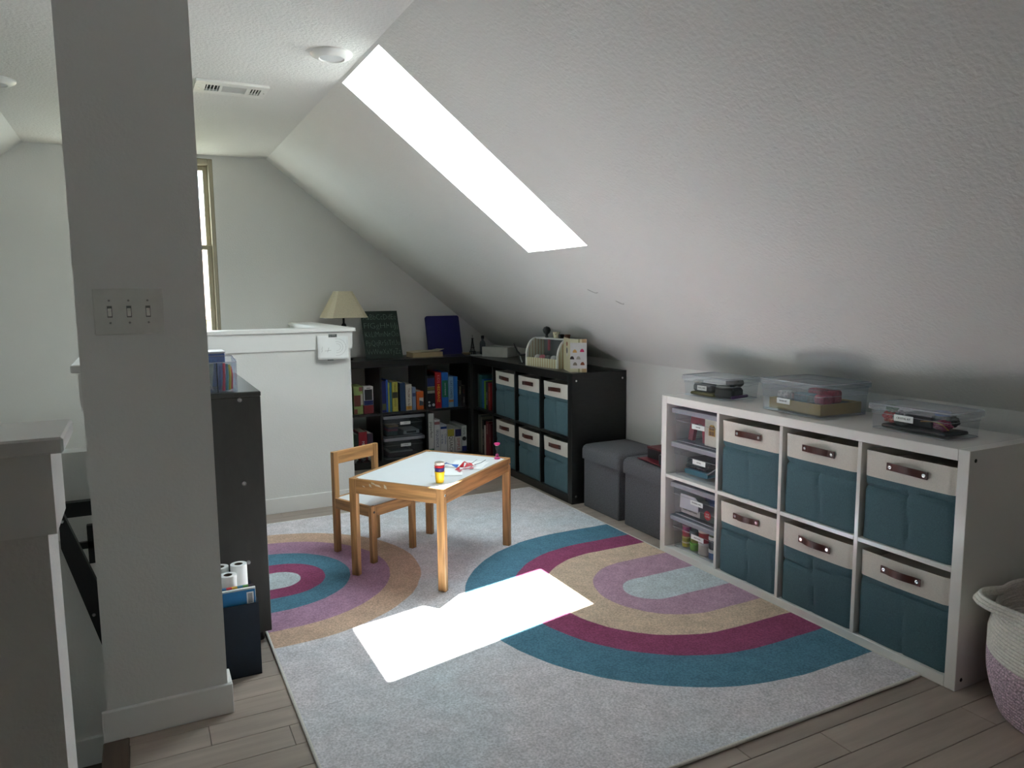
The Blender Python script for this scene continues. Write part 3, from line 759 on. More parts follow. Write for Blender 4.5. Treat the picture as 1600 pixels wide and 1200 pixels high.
# column boxes
def col_front(z): return z
ym = 1.47 - (wcells[0][0] + wcells[0][1]) / 2
REDT = plain((146, 40, 62), .45)
mb = MB().prism([(-.10, 0), (-.07, 0), (-.052, .085), (-.005, .085), (-.0, 0), (.022, 0), (.022, .118), (-.078, .118)], 0, .02)
one('toy_house_frame', mb, REDT, 'red plastic toy house frame in the topmost clear box', 'toy', base=(.075, ym, wz[1] + .171), rz=R(-90))
t = thing('toy_house_wall', 'white toy house wall with a small yellow arched window in the topmost clear box', 'toy', (.055, ym - .085, wz[1] + .170), R(-90))
MB().box(-.05, .05, 0, .012, 0, .128, b=.002).build('wall_panel', plain((226, 220, 205), .5), t, local=True)
wf = MB().prism([(-.019, .05), (.019, .05), (.019, .088), (.010, .1), (-.010, .1), (-.019, .088)], -.003, .001).build('window_frame', plain((206, 160, 70), .5), t, local=True)
for (a, b) in ((-.015, -.001), (.001, .015)):
    for (c_, d_) in ((.053, .072), (.075, .094)): MB().box(a, b, -.0036, -.002, c_, d_).build('pane', plain((110, 70, 25), .4), wf, local=True)
for k in range(3):
    nb = thing('spiral_notebook', ['black spiral notebook lowest in the notebook box', 'black spiral notebook in the middle of the notebook box', 'black spiral notebook uppermost in the notebook box'][k], 'notebook', (.085, ym + .045 - .006 * k, wz[1] + .036 + k * .017), R(-90), 'spiral notebooks in the clear box')
    MB().box(-.075, .075, 0, .2, 0, .014, b=.002).build('cover', plain((34, 36, 42), .5), nb, local=True)
    mb = MB()
    for q in range(12): mb.lathe([(.0065, -.0008), (.0085, -.0008), (.0085, .0008), (.0065, .0008)], 8, (-.069 + q * .0125, 0, .007), axis='x', cap=False)
    mb.build('spiral_binding', plain((90, 92, 96), .3), nb, local=True)
one('teal_case', MB().prism(rr_ := [(p[0], p[1]) for p in rr(-.08, .08, 0, .024, .011, 0)], .0, .15, axis='y'), plain((44, 128, 152), .4), 'teal rounded case under the notebooks', 'case', base=(.07, ym + .035, wz[1] + .009), rz=R(-90))
one('grey_folder', MB().xf(Matrix.Rotation(R(-34), 4, 'Y')).box(-.055, .055, 0, .2, 0, .006), plain((112, 116, 122), .5), 'grey folder leaning beside the notebooks', 'folder', base=(.07, ym - .085, wz[1] + .055), rz=R(-90))
crumple('blue_cloth', plain((44, 66, 120), .8), 'crumpled blue cloth in the clear box above the dough pots', 'cloth', (.17, ym - .03, wz[0] + .212), .05, (1.1, 1.7, .62), 5)
one('white_card', MB().prism([(-.13, .03), (-.125, .10), (-.02, .10), (.0, .085), (.0, .035)], 0, .003), plain((214, 214, 222), .7), 'white card at the front of the clear box above the dough pots', 'card', base=(.055, ym - .004, wz[0] + .166), rz=R(-90))
t = thing('game_box', 'flat white game box with a red round sticker above the dough pots', 'box', (.062, ym, wz[0] + .172), R(-90))
MB().box(-.125, .125, 0, .22, 0, .034, b=.002).build('carton', plain((196, 192, 190), .6), t, local=True)
MB().box(.01, .125, -.0012, 0, .002, .032).build('dark_print', plain((60, 70, 66), .6), t, local=True)
st_ = MB().lathe([(.0, -.003), (.022, -.003), (.022, -.0012)], 24, (.062, 0, .03), axis='y', cap=False).build('round_sticker', plain((200, 40, 46), .5), t, local=True)
text('NEW\nGAME', .011, WHITEINK, st_, (.062, -.0035, .03), (1, 0, 0), (0, 0, 1))
text('PAPER PARTY GAME', .009, INK, t, (-.06, -.0008, .018), (1, 0, 0), (0, 0, 1), width=.1)
def pot(label, y, z, stack, x=.075, r_=.021):
    p = thing('dough_pot', label, 'pot', (x, y, z), 0, 'dough pots in the bottom clear box')
    zz = z
    for (c_, h_, rf, nm) in stack:
        MB().lathe([(r_ * rf * .96, 0), (r_ * rf, .002), (r_ * rf, h_ - .002), (r_ * rf * .95, h_)], 20, (x, y, zz)).build(nm, plain(c_, .45), p, smooth=True)
        zz += h_
    return p
zb_ = wz[0] + .008
pot('stack of flat pink, red and yellow dough pots in the bottom clear box', ym + .095, zb_, [((196, 176, 60), .018, 1, 'pot'), ((214, 196, 150), .008, 1.06, 'lid'), ((170, 160, 60), .018, 1, 'pot'), ((216, 190, 120), .008, 1.06, 'lid'), ((206, 70, 80), .018, 1, 'pot'), ((208, 60, 96), .01, 1.08, 'lid'), ((190, 90, 140), .018, 1, 'pot'), ((196, 150, 170), .01, 1.06, 'lid')])
pot('green dough pot with a grey-blue lid in the bottom clear box', ym + .035, zb_, [((112, 170, 50), .030, 1, 'pot'), ((120, 190, 50), .008, 1.08, 'lid'), ((150, 150, 60), .03, .9, 'pot'), ((74, 96, 104), .026, 1.1, 'lid')], r_=.024)
pot('white pot topped by a red pot in the bottom clear box', ym - .03, zb_, [((206, 196, 186), .046, 1, 'pot'), ((214, 208, 204), .012, 1.05, 'lid'), ((196, 52, 64), .046, 1, 'pot'), ((220, 200, 190), .016, 1.05, 'lid')], r_=.028)
pot('dark pot with white bands and a blue base in the bottom clear box', ym - .098, zb_, [((70, 110, 160), .03, 1, 'pot'), ((226, 224, 220), .016, 1.06, 'lid'), ((40, 44, 54), .042, 1, 'pot'), ((226, 224, 220), .016, 1.06, 'lid'), ((92, 104, 70), .022, .95, 'lid')], r_=.027)
# contents of the grey boxes in the book shelf
za_ = az[0] + .176
t = thing('white_booklet', 'white booklet with a dark printed band in the upper grey box', 'booklet', (xm + .06, 3.885, za_))
MB().box(xm + .002, xm + .125, 3.885, 4.05, za_, za_ + .026).build('cover', plain((190, 192, 194), .6), t)
bd = MB().box(xm + .024, xm + .1, 3.8838, 3.885, za_ + .005, za_ + .021).build('printed_band', plain((46, 48, 50), .6), t)
for k, (c_, h_) in enumerate((((58, 82, 88), .03), ((150, 70, 96), .016), ((96, 84, 110), .014), ((176, 140, 110), .014))):
    z0 = za_ + sum([.03, .016, .014, .014][:k])
    one('card_deck', MB().box(-.038, .038, 0, .1, 0, h_ - .001, b=.001), plain(c_, .6), ['teal', 'pink', 'mauve', 'tan'][k] + ' card deck in the stack inside the upper grey box', 'card deck', 'card decks in the upper grey box', base=(xm - .085 + .003 * k, 3.885, z0))
za_ = az[0] + .012
for k, (c_, h_, nm) in enumerate((((96, 78, 84), .03, 'mauve box lowest'), ((176, 174, 170), .014, 'pale booklet in the middle'), ((70, 80, 82), .014, 'dark folder on top'))):
    z0 = za_ + sum([.03, .015, .015][:k])
    one('paper_stack', MB().box(-.12 + .01 * k, .10 - .03 * k, 0, .22, 0, h_ - .001, b=.001), plain(c_, .6), nm + ' of the stack inside the lower grey box', 'booklet', 'papers in the lower grey box', base=(xm, 3.885, z0))

# ---- books and game boxes (local x = thickness, spine at y=0 facing -y)
def book(label, x, y, z, th, h_, d_, c_, rz=0.0, group=None, txt=None, tc_=None, tsize=.6, pages=(206, 198, 182), cat='book', bands=(), tilt=0.0, flat=False):
    nm = 'board_game' if flat else 'book'
    b = thing(nm, label, cat, (x, y, z), rz, group)
    if tilt: b.rotation_euler = (0, tilt, rz)
    cm = plain(c_, .5)
    ct = min(.0025, th * .18)
    if flat:
        MB().box(0, th, 0, d_, 0, h_, b=.0015).build('carton', cm, b, local=True)
    else:
        MB().box(0, ct, .001, d_, 0, h_).box(th - ct, th, .001, d_, 0, h_).box(0, th, -.001, .002, 0, h_).build('cover', cm, b, local=True)
        MB().box(ct, th - ct, .002, d_ - .004, .002, h_ - .004).build('pages', plain(pages, .8), b, local=True)
    for (z0, z1, bc) in bands:
        MB().box(th * .04, th * .96, -.0018, -.0008 if not flat else .0002, h_ * z0, h_ * z1).build('printed_band', plain(bc, .5), b, local=True)
    if txt:
        lines = txt if isinstance(txt, (list, tuple)) else [txt]
        for i, s_ in enumerate(lines):
            ln, z0, col_ = s_ if isinstance(s_, tuple) else (s_, .5, tc_)
            k = (i + .5) / len(lines)
            text(ln, th * tsize / (len(lines) if not isinstance(s_, tuple) else 1), plain(col_, .6), b, (th * (1 - k if not isinstance(s_, tuple) else .5), -.0019, h_ * z0), (0, 0, -1), (1, 0, 0))
    return b
Y0 = 3.872
G1 = 'books in the left column of the book shelf'; G2 = 'books in the upper middle cell'; G3 = 'books and games in the upper right cell'; G4 = 'white game boxes in the lower right cell'
ZU, ZL = az[1] + .0005, az[0] + .0005
# upper left cell
book('thin mint green book at the left end of the upper left cell', -.895, Y0, ZU, .018, .228, .2, (120, 160, 150), group=G1)
t = thing('picture_book', 'green and brown picture book facing out in the upper left cell', 'book', (-.865, Y0, ZU), 0, G1)
MB().box(-.865, -.798, Y0, Y0 + .16, ZU, ZU + .205, b=.001).build('cover', plain((128, 148, 84), .5), t)
for (a, b, c_, d_, cc) in ((.003, .05, .06, .14, (96, 40, 28)), (.04, .065, .17, .2, (120, 70, 66)), (.05, .066, .07, .15, (176, 170, 160)), (.002, .025, .005, .04, (110, 50, 40))):
    MB().box(-.865 + a, -.865 + b, Y0 - .001, Y0 + .0005, ZU + c_, ZU + d_).build('picture_patch', plain(cc, .5), t)
t = thing('toy_phone_box', 'white toy phone package with red base in the upper left cell', 'toy', (-.793, Y0, ZU), 0, G1)
MB().box(-.792, -.720, Y0, Y0 + .08, ZU, ZU + .062, b=.001).build('red_base', plain((120, 36, 40), .5), t)
MB().box(-.792, -.720, Y0, Y0 + .08, ZU + .0625, ZU + .2, b=.003).build('package', plain((206, 206, 206), .4), t)
MB().box(-.784, -.728, Y0 - .001, Y0 + .0005, ZU + .10, ZU + .178).build('screen', plain((46, 50, 52), .3), t)
MB().box(-.770, -.742, Y0 - .001, Y0 + .0005, ZU + .186, ZU + .190).build('speaker_slot', INK, t)
MB().box(-.790, -.722, Y0 - .001, Y0 + .0005, ZU + .064, ZU + .098).build('blue_band', plain((26, 40, 96), .4), t)
# lower left cell
for i, (lb, th, hh, cc) in enumerate((('black book at the left end of the lower left cell', .024, .20, (24, 28, 26)), ('bright green spined book in the lower left cell', .012, .208, (96, 160, 44)), ('dark green book in the lower left cell', .03, .2, (20, 44, 30)), ('red book with white printing in the lower left cell', .062, .212, (150, 30, 44)), ('mauve book at the right end of the lower left cell', .04, .196, (70, 56, 76)))):
    x = -.900 + sum((.024, .012, .03, .062, .04)[:i]) + i * .004
    book(lb, x, Y0 + .06, ZL + .052 if False else ZL, th, hh, .2, cc, group=G1, txt=('MEGA',) if i == 3 else None, tc_=(220, 220, 220), tsize=.45)
# grey-white toys at the bottom behind the chair
for k, (dx, r_, cc) in enumerate(((0, .030, (150, 152, 150)), (.062, .026, (84, 86, 90)), (.118, .024, (176, 176, 170)))):
    crumple('soft_toy', plain(cc, .8), ['pale grey', 'dark grey', 'off white'][k] + ' soft toy at the front of the lower left cell behind the chair', 'soft toy', (-.870 + dx, 3.878 + .0, ZL), r_, (1, .8, 1.25), 60 + k, 'soft toys behind the chair')
# upper middle cell
rows = [('dark navy book at the left end of the upper middle cell', -.655, .030, .232, (20, 30, 96), None, ((.08, .28, (84, 90, 60)),)),
        ('tall bright blue book in the upper middle cell', -.623, .012, .240, (30, 84, 180), None, ()),
        ('thin yellow-green book in the upper middle cell', -.608, .010, .218, (158, 168, 84), None, ()),
        ('thin teal book in the upper middle cell', -.595, .012, .218, (44, 110, 136), None, ()),
        ('yellow book with brown lettering in the upper middle cell', -.577, .042, .220, (176, 170, 70), [('MAGIC', .80, (90, 40, 20)), ('DOGS', .30, (40, 40, 20))], ((.46, .66, (50, 50, 36)),)),
        ('dark blue book in the upper middle cell', -.517, .040, .210, (24, 54, 90), None, ()),
        ('white book with red and brown lettering in the upper middle cell', -.473, .046, .196, (206, 200, 188), [('TALES', .70, (120, 44, 40)), ('of the farm', .33, (70, 50, 40))], ((.03, .17, (196, 140, 50)),)),
        ('pale blue book in the upper middle cell', -.422, .026, .172, (120, 138, 170), None, ((.6, .75, (60, 70, 110)),)),
        ('short orange book with a grey picture in the upper middle cell', -.389, .054, .138, (200, 92, 30), None, ())]
for lb, x, th, hh, cc, tx, bd in rows:
    b = book(lb, x, Y0, ZU, th, hh, .19, cc, group=G2, txt=tx, bands=bd, tsize=.5)
    if 'orange' in lb:
        MB().box(.020, .052, -.0018, -.0008, .045, .09).build('picture', plain((196, 196, 190), .5), b, local=True)
        MB().prism([(.021, .03), (.052, .03), (.052, .058), (.036, .066), (.021, .07)], -.0022, -.001).build('picture_whale', plain((70, 84, 96), .5), b, local=True)
# upper right cell
b = book('dark night-sky game box at the left of the upper right cell', -.308, Y0, ZU, .066, .25, .25, (14, 18, 30), group=G3, cat='game', flat=True, bands=((.68, .93, (30, 44, 96)), (.655, .67, (190, 186, 150)), (.57, .64, (120, 112, 60)), (.47, .55, (150, 150, 140))))
for (dx, dz, r_) in ((.018, .05, .008), (.02, .025, .01), (.052, .028, .011)):
    MB().lathe([(0, -.0012), (r_, -.0012), (r_, .001)], 12, (dx, 0, dz), axis='y', cap=False).build('moon_print', plain((190, 196, 200), .5), b, local=True)
book('red game box lettered HEDBANZ in the upper right cell', -.238, Y0, ZU, .048, .272, .25, (172, 20, 26), group=G3, cat='game', flat=True, txt=[('HEDBANZ', .42, (236, 196, 60)), ('KIDS', .82, (220, 120, 130))], tsize=.62)
book('bright blue game box with a green strip in the upper right cell', -.186, Y0, ZU, .052, .268, .25, (30, 100, 190), group=G3, cat='game', flat=True, bands=((.3, .78, (30, 110, 84)),), txt=[('SHIP IN TREASURE', .53, (200, 214, 230))], tsize=.22)
book('pale blue game box lettered CAT COMETS in the upper right cell', -.131, Y0, ZU, .040, .236, .25, (118, 156, 186), group=G3, cat='game', flat=True, txt=[('CAT COMETS', .58, (24, 40, 66))], tsize=.55, bands=((.17, .24, (180, 110, 50)),))
book('plain mid blue game box in the upper right cell', -.089, Y0, ZU, .033, .232, .25, (36, 100, 178), group=G3, cat='game', flat=True)
book('black book with a cream title in the upper right cell', -.053, Y0, ZU, .028, .200, .2, (20, 20, 20), group=G3, txt=[('STORIES', .62, (160, 150, 110))], tsize=.6)
book('black book with a red title in the upper right cell', -.016, Y0 + .01, ZU, .026, .160, .2, (24, 18, 18), group=G3, txt=[('NINJA', .7, (110, 30, 30)), ('POWER', .3, (150, 140, 130))], tsize=.5)
# lower right cell
book('tall white game box lettered picperfect in the lower right cell', -.300, Y0, ZL, .042, .318, .25, (206, 208, 206), group=G4, cat='game', flat=True, txt=[('picperfect', .6, (40, 44, 46))], tsize=.72, bands=((.0, .14, (36, 100, 90)),))
book('white game box lettered SEQUENCE in the lower right cell', -.254, Y0, ZL, .046, .264, .25, (198, 200, 204), group=G4, cat='game', flat=True, txt=[('SEQUENCE', .45, (50, 66, 110))], tsize=.62, bands=((.86, .94, (150, 96, 100)),))
book('white game box lettered Charades for Kids in the lower right cell', -.205, Y0, ZL, .054, .220, .25, (204, 206, 210), group=G4, cat='game', flat=True, txt=['Charades', 'for Kids'], tc_=(40, 70, 140), tsize=.8, bands=((.86, .94, (30, 60, 130)),))
book('white game box lettered QUACK with a yellow and blue top in the lower right cell', -.1465, Y0 + .004, ZL + .0005, .056, .180, .24, (200, 200, 198), group=G4, cat='game', flat=True, txt=[('QUACK', .34, (60, 60, 60))], tsize=.7, bands=((.70, 1.0, (170, 160, 60)),))
book('white game box lettered SIMPLE with a navy top in the lower right cell', -.086, Y0, ZL, .054, .176, .25, (200, 198, 196), group=G4, cat='game', flat=True, txt=[('SIMPLE', .34, (170, 60, 60))], tsize=.6, bands=((.68, 1.0, (36, 36, 84)),))
b = book('grey white game box with a black logo and navy foot in the lower right cell', -.029, Y0, ZL, .042, .200, .25, (188, 196, 196), group=G4, cat='game', flat=True, txt=[('Curly', .78, (70, 90, 96))], tsize=.6, bands=((.0, .2, (30, 40, 110)),))
MB().lathe([(0, -.0016), (.017, -.0016), (.017, .001)], 18, (.021, 0, .098), axis='y', cap=False).build('round_logo', plain((30, 32, 34), .5), b, local=True)
# book column of the other black shelf (spines face the room)
GB1, GB2 = 'books in the upper corner cell of the bin shelf', 'books in the lower corner cell of the bin shelf'
ZU, ZL = bz[1] + .0005, bz[0] + .0005
for lb, ys, th, hh, cc, g_, tx in (
    ('grey-green book deepest in the corner of the bin shelf, upper cell', 3.785, .03, .255, (62, 82, 76), GB1, None),
    ('teal green book in the upper corner cell', 3.752, .04, .25, (40, 92, 90), GB1, None),
    ('blue book in the upper corner cell of the bin shelf', 3.708, .036, .22, (28, 84, 140), GB1, None),
    ('lime green book in the upper corner cell of the bin shelf', 3.668, .024, .212, (120, 170, 30), GB1, None),
    ('black book with a white figure in the upper corner cell', 3.640, .038, .208, (26, 24, 34), GB1, [('WHO WAS', .4, (190, 190, 200))]),
    ('red book nearest the bins in the upper corner cell', 3.598, .04, .204, (140, 30, 36), GB1, [('RED HOOD', .6, (196, 150, 60))])):
    book(lb, .075, ys, ZU, th, hh, .2, cc, R(-90), g_, txt=tx, tsize=.5)
for lb, ys, th, hh, cc, g_, tx in (
    ('tall grey book deepest in the corner of the bin shelf, lower cell', 3.785, .05, .295, (96, 98, 92), GB2, None),
    ('cream book in the lower corner cell of the bin shelf', 3.732, .014, .28, (150, 146, 130), GB2, None),
    ('black book with a white title in the lower corner cell', 3.714, .032, .262, (22, 22, 24), GB2, [('ANIMAL WORLD', .5, (190, 190, 190))]),
    ('thin white book in the lower corner cell of the bin shelf', 3.678, .026, .226, (196, 190, 184), GB2, None),
    ('large dark red book in the lower corner cell', 3.648, .05, .262, (110, 22, 34), GB2, [('MYTHS', .78, (200, 170, 160))]),
    ('dark red book nearest the bins in the lower corner cell', 3.594, .034, .25, (92, 26, 34), GB2, [('JOKES', .5, (160, 130, 110))])):
    book(lb, .075, ys, ZL, th, hh, .2, cc, R(-90), g_, txt=tx, tsize=.5)

# ---- things on the back shelf
ZT = .7905
LAMPB = mat('dark_bronze', (26, 24, 24), .3, .1, metal=.3); SHADE = mat('linen_shade', (206, 198, 172), .9, .08, 160, bump=.2)
lx, ly = -.875, 4.04
lp = thing('table_lamp', 'table lamp with a cream cut-corner shade and dark base behind the half wall', 'lamp', (lx, ly, ZT))
MB().lathe([(.06, 0), (.062, .006), (.05, .014), (.03, .02), (.014, .032), (.012, .06), (.022, .085), (.026, .105), (.018, .125), (.010, .14), (.010, .2), (.018, .225), (.021, .243), (.016, .26), (.008, .27), (.008, .33)], 24, (lx, ly, ZT)).build('base', LAMPB, lp, smooth=True)
mb = MB()
def oct_(hw, cut, z): return [(lx + a, ly + b, z) for a, b in ((-hw + cut, -hw), (hw - cut, -hw), (hw, -hw + cut), (hw, hw - cut), (hw - cut, hw), (-hw + cut, hw), (-hw, hw - cut), (-hw, -hw + cut))]
r0, r1 = oct_(.148, .035, 1.102), oct_(.058, .014, 1.288)
mb.add(r0 + r1, [[i, (i + 1) % 8, 8 + (i + 1) % 8, 8 + i] for i in range(8)])
sh = mb.build('lamp_shade', SHADE, lp, solid=.002)
for r_, z in ((r0, 0), (r1, 0)): MB().tube(r_, .0025, 6, closed=True).build('shade_trim', mat('shade_trim', (222, 214, 190), .8), sh)
MB().tube([(lx, ly, ZT + .33), (lx, ly, 1.29)], .003, 6).build('harp', LAMPB, lp)

def leaning(name, label, cat, xc, y0, z0, ang, parts_fn, rz=0.0):
    """board leaning back against the wall: local x right, local z up the board, rotated about x"""
    t = thing(name, label, cat, (xc, y0, z0)); t.rotation_euler = (ang, 0, rz)
    parts_fn(t); return t
def chalk(t):
    MB().box(-.1425, .1425, 0, .006, 0, .372, b=.001).build('board', mat('green_chalkboard', (22, 44, 36), .6, .2, 12), t, local=True)
    CH = mat('chalk_white', (128, 148, 136), .9, .1)
    for i, s_ in enumerate(('AaBbCcDdEe', 'FfGgHhIiJj', 'KkLlMmNnOo', 'PpQqRrSsTtUu', 'VvWwXxYyZz')):
        text(s_, .064, CH, t, (0, -.0008, .322 - i * .0685), (1, 0, 0), (0, 0, 1), thin=-.0016, width=.258)
leaning('chalkboard', 'dark green chalkboard with the alphabet in white leaning on the back wall', 'chalkboard', -.574, 4.035, ZT, R(-20), chalk)
def navy(t):
    MB().prism([(p[0], p[1]) for p in rr(-.1425, .1425, 0, .312, .018, 0)], 0, .014, axis='y').build('panel', mat('navy_board', (28, 26, 96), .5, .05), t, local=True)
leaning('navy_board', 'plain navy blue board with rounded corners leaning on the back wall', 'board', -.055, 4.10, ZT, R(-14), navy)
t = thing('old_book', 'thick cream paperback with a curled cover lying on the back shelf', 'book', (-.26, 3.935, ZT))
MB().box(-.388, -.148, 3.935, 4.085, ZT + .002, ZT + .036).build('pages', mat('aged_pages', (190, 172, 136), .9, .1, 4, stretch=(1, 1, 60)), t)
MB().box(-.392, -.14, 3.932, 4.088, ZT, ZT + .002).build('back_cover', plain((176, 160, 126), .7), t)
MB().grid(16, 6, lambda u, v_: (-.392 + .255 * u, 3.932 + .158 * v_, ZT + .0375 + .006 * math.sin(u * 3) + .03 * max(0, u - .78) ** 1.2 * 4 * (1 - .4 * v_))).build('front_cover', plain((206, 196, 168), .7), t, smooth=True, solid=.0015)
t = thing('tower_figurine', 'small dark lattice tower figurine on the back shelf', 'figurine', (.108, 3.95, ZT))
mb = MB()
for i in range(4):
    a = R(45 + 90 * i); P = lambda r_, z: (.108 + r_ * math.cos(a), 3.95 + r_ * math.sin(a), ZT + z)
    mb.tube([P(.028, 0), P(.020, .022), P(.013, .05), P(.007, .09), P(.003, .13)], [.004, .0035, .003, .0026, .002], 6)
mb.build('leg_frame', LAMPB, t)
MB().box(.088, .128, 3.93, 3.97, ZT + .024, ZT + .029).box(.096, .120, 3.938, 3.962, ZT + .056, ZT + .061).box(.101, .115, 3.943, 3.957, ZT + .124, ZT + .13).build('platform', LAMPB, t)
MB().lathe([(.002, .128), (.002, .15), (0, .16)], 8, (.108, 3.95, ZT)).build('spire', LAMPB, t)
t = thing('glass_bottle', 'small clear glass bottle with a dark stopper on the back shelf', 'bottle', (.172, 3.90, ZT))
MB().lathe([(.0, .001), (.022, .001), (.023, .006), (.023, .09), (.018, .105), (.009, .112), (.009, .128)], 20, (.172, 3.90, ZT), cap=False).build('bottle', SMOKY, t, smooth=True)
MB().lathe([(.011, .126), (.012, .13), (.012, .148), (.010, .15)], 16, (.172, 3.90, ZT)).build('stopper', plain((30, 32, 34), .4), t, smooth=True)
one('shell_dish', MB().lathe([(0, .004), (.02, .002), (.034, .012), (.038, .018), (.036, .018), (.02, .008), (0, .008)], 24, cap=False), plain((196, 176, 140), .6), 'small beige dish beside the navy board', 'dish', smooth=True, base=(.065, 3.97, ZT))
one('white_tray_card', MB().box(-.04, .04, -.03, .03, 0, .006, b=.001), plain((200, 200, 196), .6), 'small flat white card under the dark tower figurine', 'card', base=(.108, 3.885, ZT), rz=R(-10))
one('white_carton', MB().box(-.119, .119, 0, .135, 0, .074, b=.002), plain((190, 192, 188), .7), 'plain white carton on the corner of the bin shelf', 'carton', base=(.160, 3.66, ZT), rz=R(-62))
one('dark_clip', MB().box(-.02, .02, -.012, .012, 0, .012, b=.003).lathe([(.008, .012), (.01, .02), (.006, .026)], 12, (0, 0, 0)), BLACKP, 'small black clip at the left end of the back shelf', 'clip', base=(-.955, 3.87, ZT))
# forked dark stand
t = thing('phone_stand', 'small dark metal forked stand on the bin shelf', 'stand', (.10, 3.19, ZT))
MB().lathe([(.028, 0), (.028, .003), (.005, .006)], 20, (.10, 3.10, ZT)).build('foot', LAMPB, t, smooth=True)
MB().tube([(.10, 3.10, ZT + .004), (.102, 3.125, ZT + .03), (.105, 3.135, ZT + .055)], .004, 8).build('stem', STEEL, t, smooth=True)
MB().tube([(.105, 3.135, ZT + .055), (.11, 3.19, ZT + .075), (.11, 3.245, ZT + .125)], [.008, .007, .005], 8).build('arm', LAMPB, t, smooth=True)
MB().tube([(.105, 3.135, ZT + .055), (.12, 3.06, ZT + .062), (.14, 3.0, ZT + .06)], [.008, .007, .006], 8).build('arm', LAMPB, t, smooth=True)

# ---- toy ice cream counter: local x along the front, front at y=0
STR = bpy.data.materials.new('candy_stripe'); STR.use_nodes = True
n = STR.node_tree.nodes; l = STR.node_tree.links; bs = n['Principled BSDF']; bs.inputs['Roughness'].default_value = .5
tc = n.new('ShaderNodeTexCoord'); wv = n.new('ShaderNodeTexWave'); wv.inputs['Scale'].default_value = 13; wv.inputs['Distortion'].default_value = 0
cr = n.new('ShaderNodeValToRGB'); cr.color_ramp.interpolation = 'CONSTANT'
for p_, c_ in ((.0, (208, 208, 176)), (.45, (150, 152, 110)), (.62, (214, 204, 170)), (.85, (176, 150, 110))):
    e = cr.color_ramp.elements[0] if p_ == 0 else cr.color_ramp.elements.new(p_); e.color = lin(c_)
mp = n.new('ShaderNodeMapping'); mp.inputs['Rotation'].default_value = (0, 0, 0)
av = n.new('ShaderNodeVectorMath'); av.operation = 'DOT_PRODUCT'; av.inputs[1].default_value = (1, 1, 0)
l.new(tc.outputs['Object'], av.inputs[0]); cb = n.new('ShaderNodeCombineXYZ'); l.new(av.outputs['Value'], cb.inputs[0])
l.new(cb.outputs[0], wv.inputs['Vector']); l.new(wv.outputs['Fac'], cr.inputs['Fac']); l.new(cr.outputs['Color'], bs.inputs['Base Color'])
WPL = plain((222, 222, 216), .4)
t = thing('toy_ice_cream_counter', 'striped toy ice cream display counter with a curved clear window', 'toy', (.050, 2.955, ZT), R(-90 + 8.6))
CW, CD, CHh = .335, .15, .19
arc = [(0, 0), (0, .058)] + [(.085 * (1 - math.cos(R(a))), .058 + .124 * math.sin(R(a))) for a in range(10, 91, 10)] + [(CD, .182), (CD, 0)]
inner = [(y + (.009 if y < .08 else 0), z) for y, z in arc]
for x0 in (0, CW - .012):
    MB().prism([(y, z) for y, z in arc], x0 + .002, x0 + .010, axis='x').build('side_panel', STR, t, local=True)
    mb = MB()
    pl = arc[:-2]; vs = []; fs = []
    for i, (y, z) in enumerate(pl):
        for (dx, k) in ((x0, 0), (x0 + .012, 0), (x0 + .012, .010), (x0, .010)):
            vs.append((dx, y + k - .002, z + .002 - k * .35))
    for i in range(len(pl) - 1):
        for k in range(4): fs.append([i * 4 + k, i * 4 + (k + 1) % 4, i * 4 + 4 + (k + 1) % 4, i * 4 + 4 + k])
    mb.add(vs, fs).build('white_edge', WPL, t, local=True)
MB().box(.012, CW - .012, .002, .008, 0, .058).build('front_panel', STR, t, local=True)
MB().box(.012, CW - .012, .076, CD, .174, .184, b=.002).build('top_bar', WPL, t, local=True)
MB().box(.012, CW - .012, CD - .004, CD, 0, .174).build('back_panel', plain((86, 92, 90), .6), t, local=True)
MB().box(.012, CW - .012, .008, CD - .004, .05, .054).build('tray_floor', plain((60, 60, 58), .6), t, local=True)
mb = MB(); pl = arc[1:-2]
mb.add([(x, y + .003, z) for y, z in pl for x in (.012, CW - .012)], [[2 * i, 2 * i + 1, 2 * i + 3, 2 * i + 2] for i in range(len(pl) - 1)]).build('curved_window', CLEAR, t, local=True, smooth=True)
for k, (dx, c_) in enumerate(((.075, (220, 216, 206)), (.125, (206, 110, 120)), (.18, (110, 112, 104)), (.24, (196, 200, 196)))):
    MB().lathe([(.022, 0), (.022, .004), (.019, .014), (.011, .021), (0, .023)], 16, (dx, .045, .054)).build('scoop', plain(c_, .6), t, local=True, smooth=True)
MB().box(.118, .142, .09, .098, .10, .18, b=.003).build('red_scooper', plain((150, 44, 56), .4), t, local=True)
# menu card standing open
t = thing('menu_card', 'folded white toy menu card with printed ice cream scoops and striped bands', 'card', (.066, 2.42, ZT))
A, Bm, Cm = Vector((.131, 2.602, 0)), Vector((.066, 2.42, 0)), Vector((.143, 2.358, 0))
def leaf(p0, p1, nm):
    d = (p1 - p0); ln = d.length; d.normalize()
    M = Matrix.Translation(p0 + Vector((0, 0, ZT))) @ Matrix.Rotation(math.atan2(d.y, d.x), 4, 'Z')
    return ln, M
ln, M1 = leaf(A, Bm, ''); mb = MB().xf(M1); mb.box(0, ln, 0, .002, 0, .2); lf = mb.build('striped_leaf', STR, t)
for (r1_, r2_, z, c_) in ((.028, .028, .115, (206, 202, 190)), (.018, .018, .125, (60, 62, 66)), (.013, .01, .165, (150, 66, 40))):
    mb = MB().xf(M1 @ Matrix.Translation((ln * .55, 0, z))); mb.lathe([(0, -.0015), (r1_, -.0015), (r1_, .001)], 18, axis='y', cap=False)
    mb.build('oval_emblem', plain(c_, .5), lf); M1 = M1 @ Matrix.Translation((0, -.0008, 0))
